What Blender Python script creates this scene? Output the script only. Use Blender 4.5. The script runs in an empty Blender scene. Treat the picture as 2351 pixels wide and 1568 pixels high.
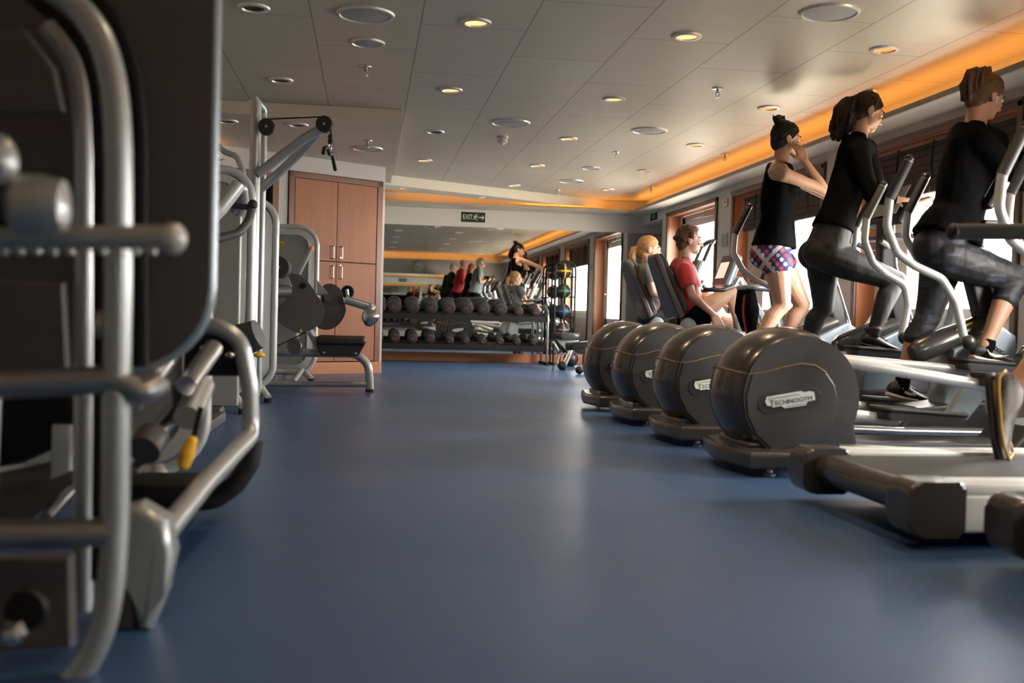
import bpy, bmesh, math, random
from mathutils import Vector, Matrix, noise
random.seed(7)
SC = bpy.context.scene
COL = SC.collection
V = Vector
R = math.radians
# ---------------------------------------------------------------- camera geometry (image 2351 x 1568)
IW, IH, FPX = 2351.0, 1568.0, 2350.0
CAMZ, ROLL, VPX, VPY = 0.62, 0.026, 845.0, 714.0
def _axes():
    dx, dy = VPX-IW/2, VPY-IH/2
    c, s = math.cos(ROLL), math.sin(ROLL)
    u0, v0 = dx*c+dy*s, -dx*s+dy*c
    psi, th = -math.atan(u0/FPX), math.atan(v0/FPX)
    for _ in range(60):
        f = V((math.sin(psi)*math.cos(th), math.cos(psi)*math.cos(th), math.sin(th)))
        r = V((math.cos(psi), -math.sin(psi), 0)); u = r.cross(f)
        psi += (FPX*r.y/f.y-u0)/FPX; th -= (-FPX*u.y/f.y-v0)/FPX
    return r, u, f
CR, CU, CF = _axes()
def ray(x, y):
    dx, dy = x-IW/2, y-IH/2
    c, s = math.cos(ROLL), math.sin(ROLL)
    u, v = dx*c+dy*s, -dx*s+dy*c
    return CF+CR*(u/FPX)-CU*(v/FPX)
def P(x, y, Y):            # the place in the room at distance Y down the room that is seen at x, y
    d = ray(x, y); t = Y/d.y
    return V((d.x*t, Y, CAMZ+d.z*t))
def PZ(x, y, z):
    d = ray(x, y); t = (z-CAMZ)/d.z
    return V((d.x*t, d.y*t, z))
# ---------------------------------------------------------------- materials
MATS = {}
def new_mat(name):
    m = bpy.data.materials.new(name); m.use_nodes = True
    nt = m.node_tree; nt.nodes.clear()
    out = nt.nodes.new('ShaderNodeOutputMaterial'); b = nt.nodes.new('ShaderNodeBsdfPrincipled')
    nt.links.new(b.outputs[0], out.inputs[0])
    MATS[name] = m
    return m, nt, b
def N(nt, typ, ins=None, **props):
    n = nt.nodes.new(typ)
    for k, v in props.items(): setattr(n, k, v)
    for k, v in (ins or {}).items():
        if hasattr(v, 'is_output'): nt.links.new(v, n.inputs[k])
        else: n.inputs[k].default_value = v
    return n
def M_(nt, op, a, b=0.0, c=None):
    n = nt.nodes.new('ShaderNodeMath'); n.operation = op
    for i, v in enumerate((a, b, c)):
        if v is None: continue
        if hasattr(v, 'is_output'): nt.links.new(v, n.inputs[i])
        else: n.inputs[i].default_value = v
    return n.outputs[0]
def mixc(nt, fac, a, b):
    n = nt.nodes.new('ShaderNodeMix'); n.data_type = 'RGBA'
    for i, v in ((0, fac), (6, a), (7, b)):
        if hasattr(v, 'is_output'): nt.links.new(v, n.inputs[i])
        elif i == 0: n.inputs[0].default_value = v
        else: n.inputs[i].default_value = (*v, 1)
    return n.outputs[2]
def coords(nt, kind='Object', scale=(1, 1, 1), rot=(0, 0, 0)):
    tc = nt.nodes.new('ShaderNodeTexCoord')
    mp = N(nt, 'ShaderNodeMapping', {'Vector': tc.outputs[kind], 'Scale': scale, 'Rotation': rot})
    return mp.outputs[0]
def mat(name, col, rough=.5, metal=0., var=.12, vscale=9., bump=0., bscale=60., coat=0., spec=.5, sheen=0., stretch=(1, 1, 1), sss=0., rvar=.0):
    """plain surface with a little unevenness of its own colour and grain"""
    if name in MATS: return MATS[name]
    m, nt, b = new_mat(name)
    vec = coords(nt, 'Object', stretch)
    nz = N(nt, 'ShaderNodeTexNoise', {'Vector': vec, 'Scale': vscale, 'Detail': 4.})
    lo = tuple(c*(1-var) for c in col); hi = tuple(min(1, c*(1+var)) for c in col)
    nt.links.new(mixc(nt, nz.outputs[0], lo, hi), b.inputs['Base Color'])
    b.inputs['Roughness'].default_value = rough
    if rvar:
        nt.links.new(M_(nt, 'MULTIPLY_ADD', nz.outputs[0], rvar*2, rough-rvar), b.inputs['Roughness'])
    b.inputs['Metallic'].default_value = metal
    b.inputs['Specular IOR Level'].default_value = spec
    b.inputs['Coat Weight'].default_value = coat
    if sheen: b.inputs['Sheen Weight'].default_value = sheen
    if sss:
        b.inputs['Subsurface Weight'].default_value = sss
        b.inputs['Subsurface Radius'].default_value = (.012, .005, .003)
        b.inputs['Subsurface Scale'].default_value = .5
    if bump:
        n2 = N(nt, 'ShaderNodeTexNoise', {'Vector': vec, 'Scale': bscale, 'Detail': 3.})
        bp = N(nt, 'ShaderNodeBump', {'Height': n2.outputs[0], 'Strength': bump, 'Distance': .004})
        nt.links.new(bp.outputs[0], b.inputs['Normal'])
    return m
def emis(name, col, strength):
    if name in MATS: return MATS[name]
    m, nt, b = new_mat(name)
    b.inputs['Base Color'].default_value = (*col, 1)
    b.inputs['Emission Color'].default_value = (*col, 1)
    b.inputs['Emission Strength'].default_value = strength
    return m
def wood(name, a, bcol, rough=.38, axis='Z', coat=.15):
    if name in MATS: return MATS[name]
    m, nt, b = new_mat(name)
    sc = {'Z': (34, 34, 1.6), 'X': (1.6, 34, 34), 'Y': (34, 1.6, 34)}[axis]
    n1 = N(nt, 'ShaderNodeTexNoise', {'Vector': coords(nt, 'Object', sc), 'Scale': 1., 'Detail': 7., 'Roughness': .65, 'Distortion': .6})
    n2 = N(nt, 'ShaderNodeTexNoise', {'Vector': coords(nt, 'Object', tuple(s*.12 for s in sc)), 'Scale': 1., 'Detail': 2.})
    f = M_(nt, 'ADD', M_(nt, 'MULTIPLY', n1.outputs[0], .7), M_(nt, 'MULTIPLY', n2.outputs[0], .3))
    rp = N(nt, 'ShaderNodeValToRGB', {'Fac': f})
    rp.color_ramp.elements[0].position = .3; rp.color_ramp.elements[0].color = (*a, 1)
    rp.color_ramp.elements[1].position = .7; rp.color_ramp.elements[1].color = (*bcol, 1)
    nt.links.new(rp.outputs[0], b.inputs['Base Color'])
    b.inputs['Roughness'].default_value = rough; b.inputs['Coat Weight'].default_value = coat
    b.inputs['Coat Roughness'].default_value = .3
    return m
# ---------------------------------------------------------------- mesh building
def fillet(pts, rad, n=6):
    pts = [V(p) for p in pts]
    if len(pts) < 3 or (not isinstance(rad, (list, tuple)) and rad <= 0): return pts
    out = [pts[0]]
    for i in range(1, len(pts)-1):
        a, b, c = pts[i-1], pts[i], pts[i+1]
        d1, d2 = (a-b), (c-b); l1, l2 = d1.length, d2.length
        if l1 < 1e-6 or l2 < 1e-6: continue
        d1 /= l1; d2 /= l2
        ang = d1.angle(d2, math.pi)
        if ang > math.pi-.03: out.append(b); continue
        r = rad[i] if isinstance(rad, (list, tuple)) else rad
        k = min(r/math.tan(ang/2), l1*.49, l2*.49)
        p0, p1 = b+d1*k, b+d2*k
        for j in range(n+1):
            t = j/n
            out.append(p0*(1-t)**2+b*2*t*(1-t)+p1*t*t)
    out.append(pts[-1])
    return out
def basis(d):
    d = d.normalized()
    a = V((0, 0, 1)) if abs(d.z) < .9 else V((1, 0, 0))
    x = a.cross(d).normalized(); y = d.cross(x)
    return x, y, d
def curve(pts, n=7):
    """a smooth line through the points"""
    pts = [V(p) for p in pts]; out = []
    for i in range(len(pts)-1):
        p0, a, b, p3 = pts[max(i-1, 0)], pts[i], pts[i+1], pts[min(i+2, len(pts)-1)]
        m1, m2 = (b-p0)*.5, (p3-a)*.5
        for j in range(n):
            k = j/n
            out.append(a*(2*k**3-3*k*k+1)+m1*(k**3-2*k*k+k)+b*(-2*k**3+3*k*k)+m2*(k**3-k*k))
    return out+[pts[-1]]
class MB:
    def __init__(s): s.bm = bmesh.new()
    def rings(s, rings, closed=False, caps=True):
        bm = s.bm
        vs = [[bm.verts.new(p) for p in r] for r in rings]
        n = len(vs[0]); m = len(vs)
        for i in range(m if closed else m-1):
            a, b = vs[i], vs[(i+1) % m]
            for j in range(n):
                bm.faces.new((a[j], a[(j+1) % n], b[(j+1) % n], b[j]))
        if caps and not closed:
            bm.faces.new(list(reversed(vs[0]))); bm.faces.new(vs[-1])
        return s
    def tube(s, pts, r, seg=12, corner=0., closed=False, flat=None, n=6):
        """flat = (ratio, direction): an oval tube, flattened along the direction"""
        pts = fillet(pts, corner, n) if not closed else [V(p) for p in pts]
        m = len(pts); rr = r if isinstance(r, (list, tuple)) else None
        x = None; rg = []
        for i, p in enumerate(pts):
            if closed: d = (pts[(i+1) % m]-pts[i-1])
            elif i == 0: d = pts[1]-pts[0]
            elif i == m-1: d = pts[-1]-pts[-2]
            else: d = (pts[i+1]-p).normalized()+(p-pts[i-1]).normalized()
            d = d.normalized() if d.length > 1e-9 else V((0, 0, 1))
            if x is None: x, y, _ = basis(d)
            else:
                x = (x-d*x.dot(d)); x = x.normalized() if x.length > 1e-6 else basis(d)[0]
                y = d.cross(x)
            if rr:
                t = i/(m-1)*(len(rr)-1); k = min(int(t), len(rr)-2); q = rr[k]+(rr[k+1]-rr[k])*(t-k)
            else: q = r
            ring = []
            for j in range(seg):
                a = 2*math.pi*j/seg
                o = (x*math.cos(a)+y*math.sin(a))*q
                if flat:
                    fd = V(flat[1]).normalized(); o = o-fd*(o.dot(fd)*(1-flat[0]))
                ring.append(p+o)
            rg.append(ring)
        return s.rings(rg, closed)
    def cyl(s, p0, p1, r0, r1=None, seg=24):
        p0, p1 = V(p0), V(p1); x, y, d = basis(p1-p0); r1 = r0 if r1 is None else r1
        return s.rings([[p+(x*math.cos(2*math.pi*j/seg)+y*math.sin(2*math.pi*j/seg))*r for j in range(seg)] for p, r in ((p0, r0), (p1, r1))])
    def lathe(s, prof, o=(0, 0, 0), axis=(0, 0, 1), seg=32, caps=True):
        """prof: (radius, height) pairs along the axis"""
        x, y, d = basis(V(axis)); o = V(o)
        return s.rings([[o+d*h+(x*math.cos(2*math.pi*j/seg)+y*math.sin(2*math.pi*j/seg))*max(r, 1e-4) for j in range(seg)] for r, h in prof], caps=caps)
    def ell(s, c, rad, rot=None, seg=20, rg=12):
        c = V(c); rad = V((rad,)*3) if isinstance(rad, (int, float)) else V(rad)
        rows = []
        for i in range(rg+1):
            t = math.pi*(i+.02)/(rg+.04)
            row = []
            for j in range(seg):
                a = 2*math.pi*j/seg
                p = V((math.sin(t)*math.cos(a)*rad.x, math.sin(t)*math.sin(a)*rad.y, math.cos(t)*rad.z))
                row.append(c+(rot @ p if rot else p))
            rows.append(row)
        rows.reverse()
        return s.rings(rows)
    def box(s, c, size, bevel=0., rot=None, seg=2, taper=None):
        bm2 = bmesh.new()
        bmesh.ops.create_cube(bm2, size=1.)
        for v in bm2.verts:
            k = 1.
            if taper and v.co.z > 0: v.co.x *= taper[0]; v.co.y *= taper[1]
            v.co = V((v.co.x*size[0], v.co.y*size[1], v.co.z*size[2]))
        if bevel > 0:
            bmesh.ops.bevel(bm2, geom=bm2.edges[:], offset=min(bevel, min(size)*.49), segments=seg, affect='EDGES', profile=.5)
        mtx = Matrix.Translation(V(c))
        if rot: mtx = mtx @ rot.to_4x4()
        bm2.transform(mtx)
        return s.merge(bm2)
    def bx(s, lo, hi, bevel=0., seg=2):
        lo, hi = V(lo), V(hi)
        return s.box((lo+hi)/2, (hi-lo), bevel, None, seg)
    def merge(s, bm2):
        vm = {v: s.bm.verts.new(v.co) for v in bm2.verts}
        for f in bm2.faces:
            try: s.bm.faces.new([vm[v] for v in f.verts])
            except ValueError: pass
        bm2.free(); return s
    def prism(s, poly, o, ux, uy, th, bevel=0., seg=2):
        """a flat outline, in the plane of ux and uy at o, given a thickness th along their normal"""
        o, ux, uy = V(o), V(ux).normalized(), V(uy).normalized(); n = ux.cross(uy)
        bm2 = bmesh.new()
        a = [bm2.verts.new(o+ux*p[0]+uy*p[1]-n*th/2) for p in poly]
        b = [bm2.verts.new(o+ux*p[0]+uy*p[1]+n*th/2) for p in poly]
        bm2.faces.new(list(reversed(a))); bm2.faces.new(b)
        k = len(poly)
        for i in range(k): bm2.faces.new((a[i], a[(i+1) % k], b[(i+1) % k], b[i]))
        if bevel > 0:
            ed = [e for e in bm2.edges if any(len(f.verts) > 4 or k == 4 for f in e.link_faces) and abs((e.verts[0].co-e.verts[1].co).normalized().dot(n)) < .5]
            bmesh.ops.bevel(bm2, geom=ed, offset=min(bevel, th*.49), segments=seg, affect='EDGES', profile=.5)
        return s.merge(bm2)
    def cap(s, pts, rads, infl=0., flat0=False, flat1=False, seg=14):
        """overlapping balls and cones along a limb"""
        pts = [V(p) for p in pts]; rads = [r+infl for r in rads]
        for i in range(len(pts)-1):
            s.cyl(pts[i], pts[i+1], rads[i], rads[i+1], seg)
        for i, p in enumerate(pts):
            if (i == 0 and flat0) or (i == len(pts)-1 and flat1): continue
            s.ell(p, rads[i], None, seg, 8)
        return s
    def mesh(s, name):
        me = bpy.data.meshes.new(name)
        bmesh.ops.recalc_face_normals(s.bm, faces=s.bm.faces[:])
        s.bm.to_mesh(me); s.bm.free(); s.bm = None
        return me
    def build(s, name, m, parent=None, smooth=38., sep=None):
        return link_mesh(s.mesh(name), name, m, parent, smooth)
WROOT = {}            # things built in room coordinates -> where their Empty stands
def link_mesh(me, name, m, parent=None, smooth=38.):
    for x in (m if isinstance(m, (list, tuple)) else [m]):
        me.materials.append(MATS[x] if isinstance(x, str) else x)
    if smooth:
        me.shade_smooth(); me.set_sharp_from_angle(angle=R(smooth))
    o = bpy.data.objects.new(name, me); COL.objects.link(o)
    if smooth and len(me.polygons) < 6000:
        q = o.modifiers.new('wn', 'WEIGHTED_NORMAL'); q.keep_sharp = True
    if parent is not None:
        o.parent = parent
        if parent.name in WROOT:
            off = WROOT[parent.name]
            if parent.type == 'EMPTY' or parent.parent is None: me.transform(Matrix.Translation(-off))
            else: me.transform(Matrix.Translation(-off))
            WROOT[o.name] = off
    return o
def tag(o, label=None, cat=None, group=None, kind=None):
    if label: o['label'] = label
    if cat: o['category'] = cat
    if group: o['group'] = group
    if kind: o['kind'] = kind
    return o
def thing(name, label, cat, loc=(0, 0, 0), rz=0., group=None, world=False):
    o = bpy.data.objects.new(name, None); COL.objects.link(o)
    o.empty_display_size = .05
    o.location = loc; o.rotation_euler = (0, 0, rz)
    if world: WROOT[o.name] = V(loc)
    return tag(o, label, cat, group)
def struct(o, label=None):
    o['kind'] = 'structure'
    if label: o['label'] = label
    return o
def copy_tree(o, parent=None):
    c = o.copy(); COL.objects.link(c)
    if parent is not None: c.parent = parent
    for ch in [x for x in bpy.data.objects if x.parent == o]: copy_tree(ch, c)
    return c
def bake(me, name, voxel=None, smooth=0, fac=.5, subdiv=0, solid=0.):
    """runs modifiers over a mesh and returns the finished mesh"""
    o = bpy.data.objects.new(name, me); COL.objects.link(o)
    if voxel:
        r = o.modifiers.new('r', 'REMESH'); r.mode = 'VOXEL'; r.voxel_size = voxel
    if smooth:
        q = o.modifiers.new('s', 'SMOOTH'); q.iterations = smooth; q.factor = fac
    if subdiv:
        q = o.modifiers.new('d', 'SUBSURF'); q.levels = subdiv; q.render_levels = subdiv
    if solid:
        q = o.modifiers.new('t', 'SOLIDIFY'); q.thickness = solid
    dg = bpy.context.evaluated_depsgraph_get()
    out = bpy.data.meshes.new_from_object(o.evaluated_get(dg))
    bpy.data.objects.remove(o); bpy.data.meshes.remove(me)
    out.name = name
    return out
def text_bm(txt, size, mtx, ext=.001, sx=1., spacing=1.):
    cu = bpy.data.curves.new('t', 'FONT'); cu.body = txt; cu.size = size; cu.extrude = ext
    cu.align_x = 'CENTER'; cu.align_y = 'CENTER'; cu.resolution_u = 3; cu.space_character = spacing
    o = bpy.data.objects.new('t', cu); COL.objects.link(o)
    dg = bpy.context.evaluated_depsgraph_get()
    me = bpy.data.meshes.new_from_object(o.evaluated_get(dg))
    bm2 = bmesh.new(); bm2.from_mesh(me)
    bm2.transform(mtx @ Matrix.Scale(sx, 4, V((1, 0, 0))))
    bpy.data.objects.remove(o); bpy.data.curves.remove(cu); bpy.data.meshes.remove(me)
    return bm2
def frame_mtx(o, ux, uy):
    ux = V(ux).normalized(); uy = V(uy); uy = (uy-ux*uy.dot(ux)).normalized(); n = ux.cross(uy)
    m = Matrix((ux, uy, n)).transposed().to_4x4(); m.translation = V(o)
    return m
def rrect(w, h, r, n=5, cx=0., cy=0.):
    """rounded rectangle outline; r may be four radii: right-top, left-top, left-bottom, right-bottom"""
    rs = r if isinstance(r, (list, tuple)) else (r,)*4
    out = []
    for k, (sx, sy) in enumerate(((1, 1), (-1, 1), (-1, -1), (1, -1))):
        q = rs[k]
        for j in range(n+1):
            a = (k+j/n)*math.pi/2
            out.append((cx+sx*(w/2-q)+q*math.cos(a), cy+sy*(h/2-q)+q*math.sin(a)))
    return out
ORD = 'first second third fourth fifth sixth seventh eighth ninth tenth eleventh twelfth'.split()
# ---------------------------------------------------------------- the materials
mat('silver', (.40, .43, .435), .33, .55, .05, 5, coat=.2)
mat('silver_light', (.55, .57, .56), .36, .25, .05, 5, coat=.2)
mat('panel_grey', (.28, .285, .275), .42, .25, .08, 3)
mat('panel_dark', (.070, .065, .066), .5, 0, .1, 3)
mat('dark_plastic', (.018, .018, .019), .42, 0, .15, 12)
mat('black', (.006, .006, .0065), .55, 0, .2, 12, spec=.25)
mat('rubber', (.011, .011, .012), .62, 0, .2, 20, bump=.15, bscale=90)
mat('charcoal', (.031, .031, .033), .36, 0, .08, 6, coat=.25)
mat('charcoal_rim', (.034, .031, .029), .27, 0, .08, 6, coat=.4)
mat('seam_gold', (.28, .19, .1), .4, .4)
mat('badge', (.72, .78, .74), .4)
mat('ink', (.02, .022, .025), .6)
mat('chrome', (.72, .73, .74), .14, 1., .03)
mat('steel', (.4, .41, .42), .28, .9, .05)
mat('steel_blue', (.30, .36, .40), .32, .45, .06, 4, coat=.2)
mat('foam', (.022, .023, .024), .75, 0, .2, 30, bump=.3, bscale=220)
mat('vinyl', (.016, .017, .018), .42, 0, .15, 8, bump=.12, bscale=160)
mat('vinyl_grey', (.045, .05, .054), .45, 0, .1, 8, bump=.12, bscale=160)
mat('yellow', (.85, .46, .03), .4, 0, .05)
mat('yellow_badge', (.75, .48, .03), .45)
mat('red_plastic', (.45, .03, .02), .4)
mat('white_wall', (.46, .45, .425), .6, 0, .03, 2)
mat('wall_paint', (.52, .495, .45), .62, 0, .04, 1.5)
mat('cream', (.56, .52, .43), .6, 0, .03, 2)
mat('cream_frame', (.62, .59, .52), .5, 0, .03, 3)
mat('soffit', (.52, .48, .4), .5, 0, .03, 3)
mat('lip', (.34, .31, .25), .55, 0, .04, 3)
mat('lamp_ring', (.6, .58, .54), .35, .3, .03)
mat('lamp_dark', (.012, .011, .010), .3, .3)
mat('reflector', (.65, .42, .2), .25, .8, .05)
mat('speaker_grille', (.33, .335, .33), .55, .2, .08, 60, bump=.3, bscale=400)
mat('grey_board', (.2, .2, .195), .5)
mat('grey_low_wall', (.40, .38, .345), .55, 0, .04, 2)
mat('blind', (.035, .018, .012), .75, 0, .5, 30, stretch=(1, 1, 6))
mat('plaque', (.3, .38, .34), .4)
mat('sign_black', (.006, .010, .008), .4)
mat('sign_glow', (.62, .66, .5), .5)
mat('switch_brass', (.65, .42, .2), .35, .5)
mat('switch_white', (.7, .66, .58), .5)
mat('clock_face', (.7, .7, .68), .5)
wood('wood_cab', (.27, .088, .028), (.35, .122, .043), .5, coat=0.)
wood('wood_orange', (.42, .135, .045), (.55, .19, .07))
wood('wood_frame', (.15, .055, .025), (.21, .08, .038))
wood('wood_dark', (.085, .035, .018), (.13, .052, .027))
wood('wood_base', (.42, .16, .065), (.55, .22, .095), axis='X')
emis('lamp_on', (.95, .50, .20), .62)
emis('lamp_dim', (.85, .30, .07), .34)
emis('cove_glow', (1., .40, .075), 3.4)
emis('screen_glow', (.9, .75, .6), .25)
mat('grip_grey', (.055, .056, .058), .6, 0, .15, 20)
mat('sole_gold', (.45, .28, .06), .5)
# skin, hair, cloth
def skin(name, col):
    return mat(name, col, .48, 0, .1, 14, bump=.05, bscale=200, sss=.12)
skin('skin_fair', (.52, .30, .20)); skin('skin_tan', (.46, .24, .15)); skin('skin_pale', (.58, .36, .26)); skin('skin_red', (.5, .25, .18))
def hairmat(name, a, b):
    m, nt, bs = new_mat(name)
    nz = N(nt, 'ShaderNodeTexNoise', {'Vector': coords(nt, 'Object', (150, 150, 30)), 'Scale': 1.3, 'Detail': 6., 'Distortion': 1.2})
    nt.links.new(mixc(nt, M_(nt, 'POWER', nz.outputs[0], 1.6), a, b), bs.inputs['Base Color'])
    bs.inputs['Roughness'].default_value = .52; bs.inputs['Specular IOR Level'].default_value = .3
    bp = N(nt, 'ShaderNodeBump', {'Height': nz.outputs[0], 'Strength': .6, 'Distance': .006})
    nt.links.new(bp.outputs[0], bs.inputs['Normal'])
hairmat('hair_black', (.006, .005, .005), (.022, .015, .012))
hairmat('hair_dark', (.008, .005, .004), (.05, .024, .014))
hairmat('hair_brown', (.03, .014, .007), (.24, .12, .055))
hairmat('hair_curl', (.03, .014, .008), (.30, .15, .07))
hairmat('hair_blond', (.22, .11, .04), (.72, .44, .2))
hairmat('hair_ginger', (.25, .08, .02), (.6, .25, .08))
hairmat('hair_grey', (.25, .24, .23), (.6, .58, .55))
mat('cloth_black', (.0042, .0042, .0048), .9, 0, .2, 25, bump=.1, bscale=300, spec=.06)
mat('cloth_coal', (.017, .018, .020), .72, 0, .2, 18, bump=.1, bscale=300, sheen=.2)
mat('cloth_legging', (.0085, .009, .011), .65, 0, .25, 8, bump=.06, bscale=300)
mat('cloth_red', (.42, .018, .026), .75, 0, .15, 10, bump=.08, bscale=300, sheen=.2)
mat('cloth_darkred', (.36, .012, .016), .75, 0, .15, 10, bump=.08, bscale=300)
mat('cloth_grey', (.10, .10, .095), .8, 0, .2, 12, bump=.1, bscale=300)
mat('cloth_bluegrey', (.16, .2, .22), .8, 0, .12, 12, bump=.1, bscale=300)
mat('cloth_sock', (.22, .24, .24), .85, 0, .12, 40, bump=.2, bscale=200)
mat('shoe_black', (.012, .012, .013), .55, 0, .3, 25)
mat('shoe_sole', (.62, .52, .47), .55)
mat('shoe_white', (.6, .58, .56), .6)
def shoe_knit():
    m, nt, b = new_mat('shoe_grey')
    nz = N(nt, 'ShaderNodeTexNoise', {'Vector': coords(nt, 'Object', (1, 1, .6)), 'Scale': 17., 'Detail': 4.})
    rp = N(nt, 'ShaderNodeValToRGB', {'Fac': nz.outputs[0]}); e = rp.color_ramp.elements
    e[0].position = .38; e[0].color = (.05, .05, .05, 1); e[1].position = .60; e[1].color = (.36, .345, .34, 1)
    nt.links.new(rp.outputs[0], b.inputs['Base Color']); b.inputs['Roughness'].default_value = .7
shoe_knit()
mat('shoe_red', (.45, .03, .03), .55, 0, .4, 25)
mat('eye_white', (.7, .68, .65), .25)
mat('eye_dark', (.02, .012, .008), .2)
mat('lips', (.35, .12, .1), .45)
def shorts_print():
    m, nt, b = new_mat('shorts_print')
    tc = nt.nodes.new('ShaderNodeTexCoord'); sp = N(nt, 'ShaderNodeSeparateXYZ', {0: tc.outputs['Object']})
    x = M_(nt, 'SUBTRACT', sp.outputs[0], M_(nt, 'MULTIPLY', sp.outputs[1], .6)); z = sp.outputs[2]
    u = M_(nt, 'MULTIPLY', M_(nt, 'ADD', x, z), .707); w = M_(nt, 'MULTIPLY', M_(nt, 'SUBTRACT', x, z), .707)
    cell = .042
    def wr(v, p): return M_(nt, 'WRAP', v, p/2, -p/2)
    d = M_(nt, 'SQRT', M_(nt, 'ADD', M_(nt, 'POWER', M_(nt, 'ABSOLUTE', wr(u, cell)), 2.), M_(nt, 'POWER', M_(nt, 'ABSOLUTE', wr(w, cell)), 2.)))
    dot = M_(nt, 'LESS_THAN', d, .0145)
    k = M_(nt, 'FLOOR', M_(nt, 'DIVIDE', M_(nt, 'ADD', u, cell/2), cell))
    alt = M_(nt, 'GREATER_THAN', M_(nt, 'ABSOLUTE', M_(nt, 'WRAP', k, 1., -1.)), .5)
    c = mixc(nt, dot, (.03, .03, .12), mixc(nt, alt, (.42, .03, .05), (.55, .52, .52)))
    s1 = M_(nt, 'LESS_THAN', M_(nt, 'ABSOLUTE', wr(M_(nt, 'ADD', u, .02), .24)), .014)
    s2 = M_(nt, 'LESS_THAN', M_(nt, 'ABSOLUTE', wr(M_(nt, 'ADD', w, .03), .24)), .014)
    c = mixc(nt, M_(nt, 'MAXIMUM', s1, s2), c, (.55, .50, .47))
    nt.links.new(c, b.inputs['Base Color']); b.inputs['Roughness'].default_value = .7
shorts_print()
def camo_legging():
    m, nt, b = new_mat('camo_legging')
    nz = N(nt, 'ShaderNodeTexNoise', {'Vector': coords(nt, 'Object', (9, 9, 26), (.3, .5, 0)), 'Scale': 1., 'Detail': 3.})
    rp = N(nt, 'ShaderNodeValToRGB', {'Fac': nz.outputs[0]})
    e = rp.color_ramp.elements
    e[0].position = .56; e[0].color = (.008, .009, .012, 1); e[1].position = .74; e[1].color = (.06, .07, .10, 1)
    nt.links.new(rp.outputs[0], b.inputs['Base Color']); b.inputs['Roughness'].default_value = .6
camo_legging()
def floor_mat():
    m, nt, b = new_mat('floor_rubber')
    v = coords(nt, 'Object')
    n1 = N(nt, 'ShaderNodeTexNoise', {'Vector': v, 'Scale': 1.1, 'Detail': 5., 'Roughness': .6})
    n2 = N(nt, 'ShaderNodeTexNoise', {'Vector': v, 'Scale': 60., 'Detail': 3.})
    c = mixc(nt, n1.outputs[0], (.020, .062, .160), (.034, .080, .185))
    c = mixc(nt, M_(nt, 'MULTIPLY', n2.outputs[0], .35), c, (.05, .08, .16))
    nt.links.new(c, b.inputs['Base Color'])
    nt.links.new(M_(nt, 'MULTIPLY_ADD', n1.outputs[0], .20, .28), b.inputs['Roughness'])
    bp = N(nt, 'ShaderNodeBump', {'Height': n2.outputs[0], 'Strength': .06, 'Distance': .002})
    nt.links.new(bp.outputs[0], b.inputs['Normal'])
floor_mat()
def ceiling_mat():
    m, nt, b = new_mat('ceiling_panels')
    tc = nt.nodes.new('ShaderNodeTexCoord'); sp = N(nt, 'ShaderNodeSeparateXYZ', {0: tc.outputs['Object']})
    row = .5685
    vx = M_(nt, 'ADD', sp.outputs[1], .55)
    vy = M_(nt, 'ADD', sp.outputs[0], row*10-.243)
    cb = N(nt, 'ShaderNodeCombineXYZ', {0: vx, 1: vy})
    br = N(nt, 'ShaderNodeTexBrick', {'Vector': cb.outputs[0], 'Scale': 1., 'Brick Width': 1.10, 'Row Height': row, 'Mortar Size': .0035, 'Mortar Smooth': .1, 'Bias': 0.,
        'Color1': (.50, .465, .39, 1), 'Color2': (.53, .495, .42, 1), 'Mortar': (.2, .19, .17, 1)}, offset=.5, offset_frequency=2)
    st = N(nt, 'ShaderNodeTexNoise', {'Vector': coords(nt, 'Object', (1.2, 90, 1)), 'Scale': 1., 'Detail': 3.})
    c = mixc(nt, M_(nt, 'MULTIPLY', st.outputs[0], .12), br.outputs[0], (.25, .24, .22))
    nt.links.new(c, b.inputs['Base Color'])
    b.inputs['Metallic'].default_value = .3
    nt.links.new(M_(nt, 'MULTIPLY_ADD', st.outputs[0], .2, .40), b.inputs['Roughness']); b.inputs['Specular IOR Level'].default_value = .3
    bp = N(nt, 'ShaderNodeBump', {'Height': M_(nt, 'SUBTRACT', M_(nt, 'MULTIPLY', st.outputs[0], .15), br.outputs[1]), 'Strength': .25, 'Distance': .002})
    nt.links.new(bp.outputs[0], b.inputs['Normal'])
ceiling_mat()
def mirror_mat():
    m, nt, b = new_mat('mirror_glass')
    b.inputs['Base Color'].default_value = (.80, .83, .81, 1); b.inputs['Metallic'].default_value = 1.; b.inputs['Roughness'].default_value = .004
mirror_mat()
def glass_mat():
    m = bpy.data.materials.new('window_glass'); m.use_nodes = True; nt = m.node_tree; nt.nodes.clear(); MATS['window_glass'] = m
    out = nt.nodes.new('ShaderNodeOutputMaterial'); t = nt.nodes.new('ShaderNodeBsdfTransparent'); g = nt.nodes.new('ShaderNodeBsdfGlossy')
    g.inputs['Roughness'].default_value = .02
    lw = N(nt, 'ShaderNodeLayerWeight', {'Blend': .12}); mx = nt.nodes.new('ShaderNodeMixShader')
    nt.links.new(M_(nt, 'MULTIPLY', lw.outputs['Facing'], .35), mx.inputs[0]); nt.links.new(t.outputs[0], mx.inputs[1]); nt.links.new(g.outputs[0], mx.inputs[2]); nt.links.new(mx.outputs[0], out.inputs[0])
glass_mat()
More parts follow.
